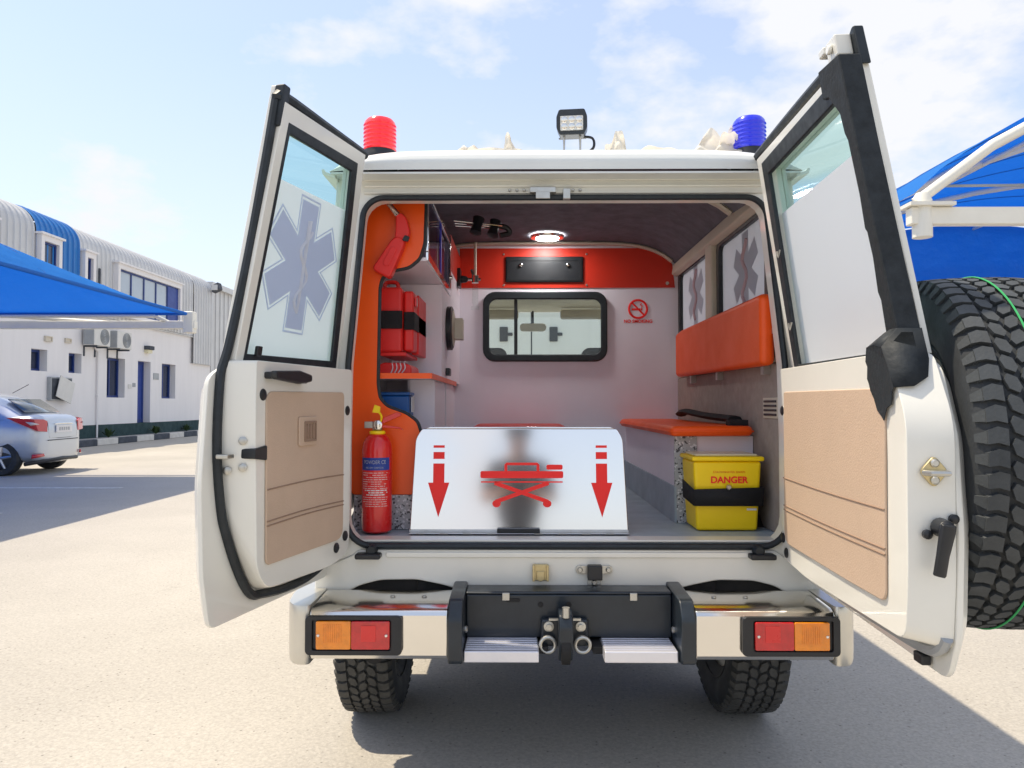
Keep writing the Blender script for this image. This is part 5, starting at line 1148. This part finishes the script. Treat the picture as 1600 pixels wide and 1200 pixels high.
g = G(); g.lathe([(.010, 0), (.007, .005)], (.595, 2.6565, .953), (0, -1, 0), 14); g.build('strap_stud', 'steel', sh)
text('lettering', 'DANGER', .033, (.600, 2.6705, .977), (1, 0, 0), (0, -.067, 1), 'redpr', sh, .0008, 1.0, .0008)
text('lettering', 'CONTAMINATED SHARPS', .010, (.600, 2.6695, 1.006), (1, 0, 0), (0, -.067, 1), 'amber', sh, .0008)
g = G(); g.box(.665, .70, 2.6755, 2.679, .868, .875); g.build('moulded_tab', 'whitepr', sh)

# ================================================================== WHITE VAN PARKED AHEAD
wv = thing('white_van', (0, 11.2, 0), 'tall white van seen through the cab window of the ambulance', 'van')
g = G(); g.box(-.97, .97, 9.0, 13.4, .42, 2.62); bo = g.build('body', 'paint', wv, bevel=.09, seg=4)
for x in (-.34, .27):
    g = G(); g.box(x-.05, x+.05, 8.975, 8.999, 2.02, 2.2); g.box(x+.05, x+.11, 8.98, 8.999, 2.09, 2.13); g.build('hinge', 'blackpl', wv, bevel=.01)
for s in (-1, 1):
    g = G(); g.prism(rr(s*.47-.38, s*.47+.38, 1.2, 1.75, .06), 8.99, 8.999, XZ); g.build('rear_window', 'carglass', wv)
    g = G(); g.box(s*.88-.06, s*.88+.06, 8.98, 8.999, 1.0, 1.5); g.build('tail_lamp', 'carlens', wv, bevel=.01)
    for y_ in (9.9, 12.5):
        g = G(); g.lathe([(.2, .0), (.31, 0), (.34, .04), (.34, .18), (.31, .22), (.2, .22)], (s*.97-s*.16, y_, .34), (s, 0, 0), 28); g.build('wheel', 'tyre', wv)
g = G(); g.box(-.008, .008, 8.996, 8.9995, .6, 2.5); g.build('door_gap', 'blackpl', wv)
g = G(); g.box(-.9, .9, 8.93, 8.995, .4, .6); g.build('bumper', 'blackpl', wv, bevel=.02)

# ================================================================== PERSON (mirrored in the ramp)
pe = thing('person', (-.16, -.42, 0), 'person in grey shirt and black trousers mirrored in the metal ramp', 'person')
def skin(name, pts, edges, rad, m, root=0, sub=2):
    me = bpy.data.meshes.new(name); me.from_pydata([tuple(p) for p in pts], edges, []); o = bpy.data.objects.new(name, me); COL.objects.link(o); me.materials.append(M[m])
    o.modifiers.new('k', 'SKIN'); lay = me.skin_vertices[0].data if me.skin_vertices else None
    if lay is None:
        bm = bmesh.new(); bm.from_mesh(me); bm.verts.layers.skin.verify(); bm.to_mesh(me); bm.free(); lay = me.skin_vertices[0].data
    for k, r_ in enumerate(rad): lay[k].radius = r_ if isinstance(r_, tuple) else (r_, r_); lay[k].use_root = (k == root)
    q = o.modifiers.new('s', 'SUBSURF'); q.levels = sub; q.render_levels = sub; o.modifiers['k'].use_smooth_shade = True
    par(o, pe); return o
M['shirt'] = mat('grey_shirt', (.05, .05, .06), .9, var=.2); M['trousers'] = mat('black_trousers', (.012, .012, .014), .9); M['skin'] = mat('skin', (.36, .20, .13), .5); M['hair'] = mat('black_hair', (.01, .009, .008), .6)
px, py = -.16, -.42
skin('body', [(px, py, .95), (px, py, 1.12), (px, py+.01, 1.30), (px, py, 1.42), (px, py+.01, 1.50), (px, py+.02, 1.57), (px, py+.03, 1.66), (px, py+.02, 1.73),
              (px-.17, py, 1.40), (px-.26, py+.02, 1.16), (px-.12, py+.26, 1.19), (px-.07, py+.34, 1.22), (px+.17, py, 1.40), (px+.26, py+.02, 1.16), (px+.12, py+.26, 1.19), (px+.07, py+.34, 1.22)],
     [(0, 1), (1, 2), (2, 3), (3, 4), (4, 5), (5, 6), (6, 7), (3, 8), (8, 9), (9, 10), (10, 11), (3, 12), (12, 13), (13, 14), (14, 15)],
     [(.17, .11), (.16, .105), (.18, .115), (.15, .09), .055, .075, .085, .06, .065, .05, .036, .035, .065, .05, .036, .035], 'skin')
skin('shirt', [(px, py, .92), (px, py, 1.12), (px, py+.01, 1.30), (px, py, 1.42), (px, py+.005, 1.475), (px-.17, py, 1.40), (px-.25, py+.01, 1.2), (px+.17, py, 1.40), (px+.25, py+.01, 1.2)],
     [(0, 1), (1, 2), (2, 3), (3, 4), (3, 5), (5, 6), (3, 7), (7, 8)], [(.185, .125), (.175, .12), (.195, .13), (.165, .105), .065, .08, .068, .08, .068], 'shirt')
skin('trousers', [(px, py, .97), (px, py, .88), (px-.10, py, .80), (px-.11, py+.02, .48), (px-.12, py-.01, .10), (px+.10, py, .80), (px+.11, py+.02, .48), (px+.12, py-.01, .10)],
     [(0, 1), (1, 2), (2, 3), (3, 4), (1, 5), (5, 6), (6, 7)], [(.175, .12), (.175, .125), .095, .07, .06, .095, .07, .06], 'trousers')
for s_ in (-1, 1):
    skin('shoe', [(px+s_*.12, py-.05, .045), (px+s_*.13, py+.06, .04), (px+s_*.14, py+.15, .03)], [(0, 1), (1, 2)], [.042, .042, .028], 'hair')
    for f in range(4):
        z_ = 1.255-f*.019; a_ = Vector((px+s_*.072, py+.35, z_))
        skin('finger', [a_, a_+Vector((-s_*.006, .035, .002)), a_+Vector((-s_*.03, .045, .002))], [(0, 1), (1, 2)], [.009, .0085, .0075], 'skin', sub=1)
    a_ = Vector((px+s_*.066, py+.33, 1.262)); skin('thumb', [a_, a_+Vector((-s_*.02, .02, .012)), a_+Vector((-s_*.045, .035, .006))], [(0, 1), (1, 2)], [.011, .010, .008], 'skin', sub=1)
g = G(); g.lathe([(.02, .125), (.07, .11), (.098, .06), (.102, .0), (.095, -.03)], (px, py+.012, 1.67), (0, 0, 1), 20, False); g.build('hair', 'hair', pe)
g = G(); g.prism(rr(px-.075, px+.075, 1.215, 1.290, .01), py+.388, py+.396, XZ); tag(g.build('phone', 'blackpl', None, bevel=.002), 'black phone held up in both hands by the person', 'phone')
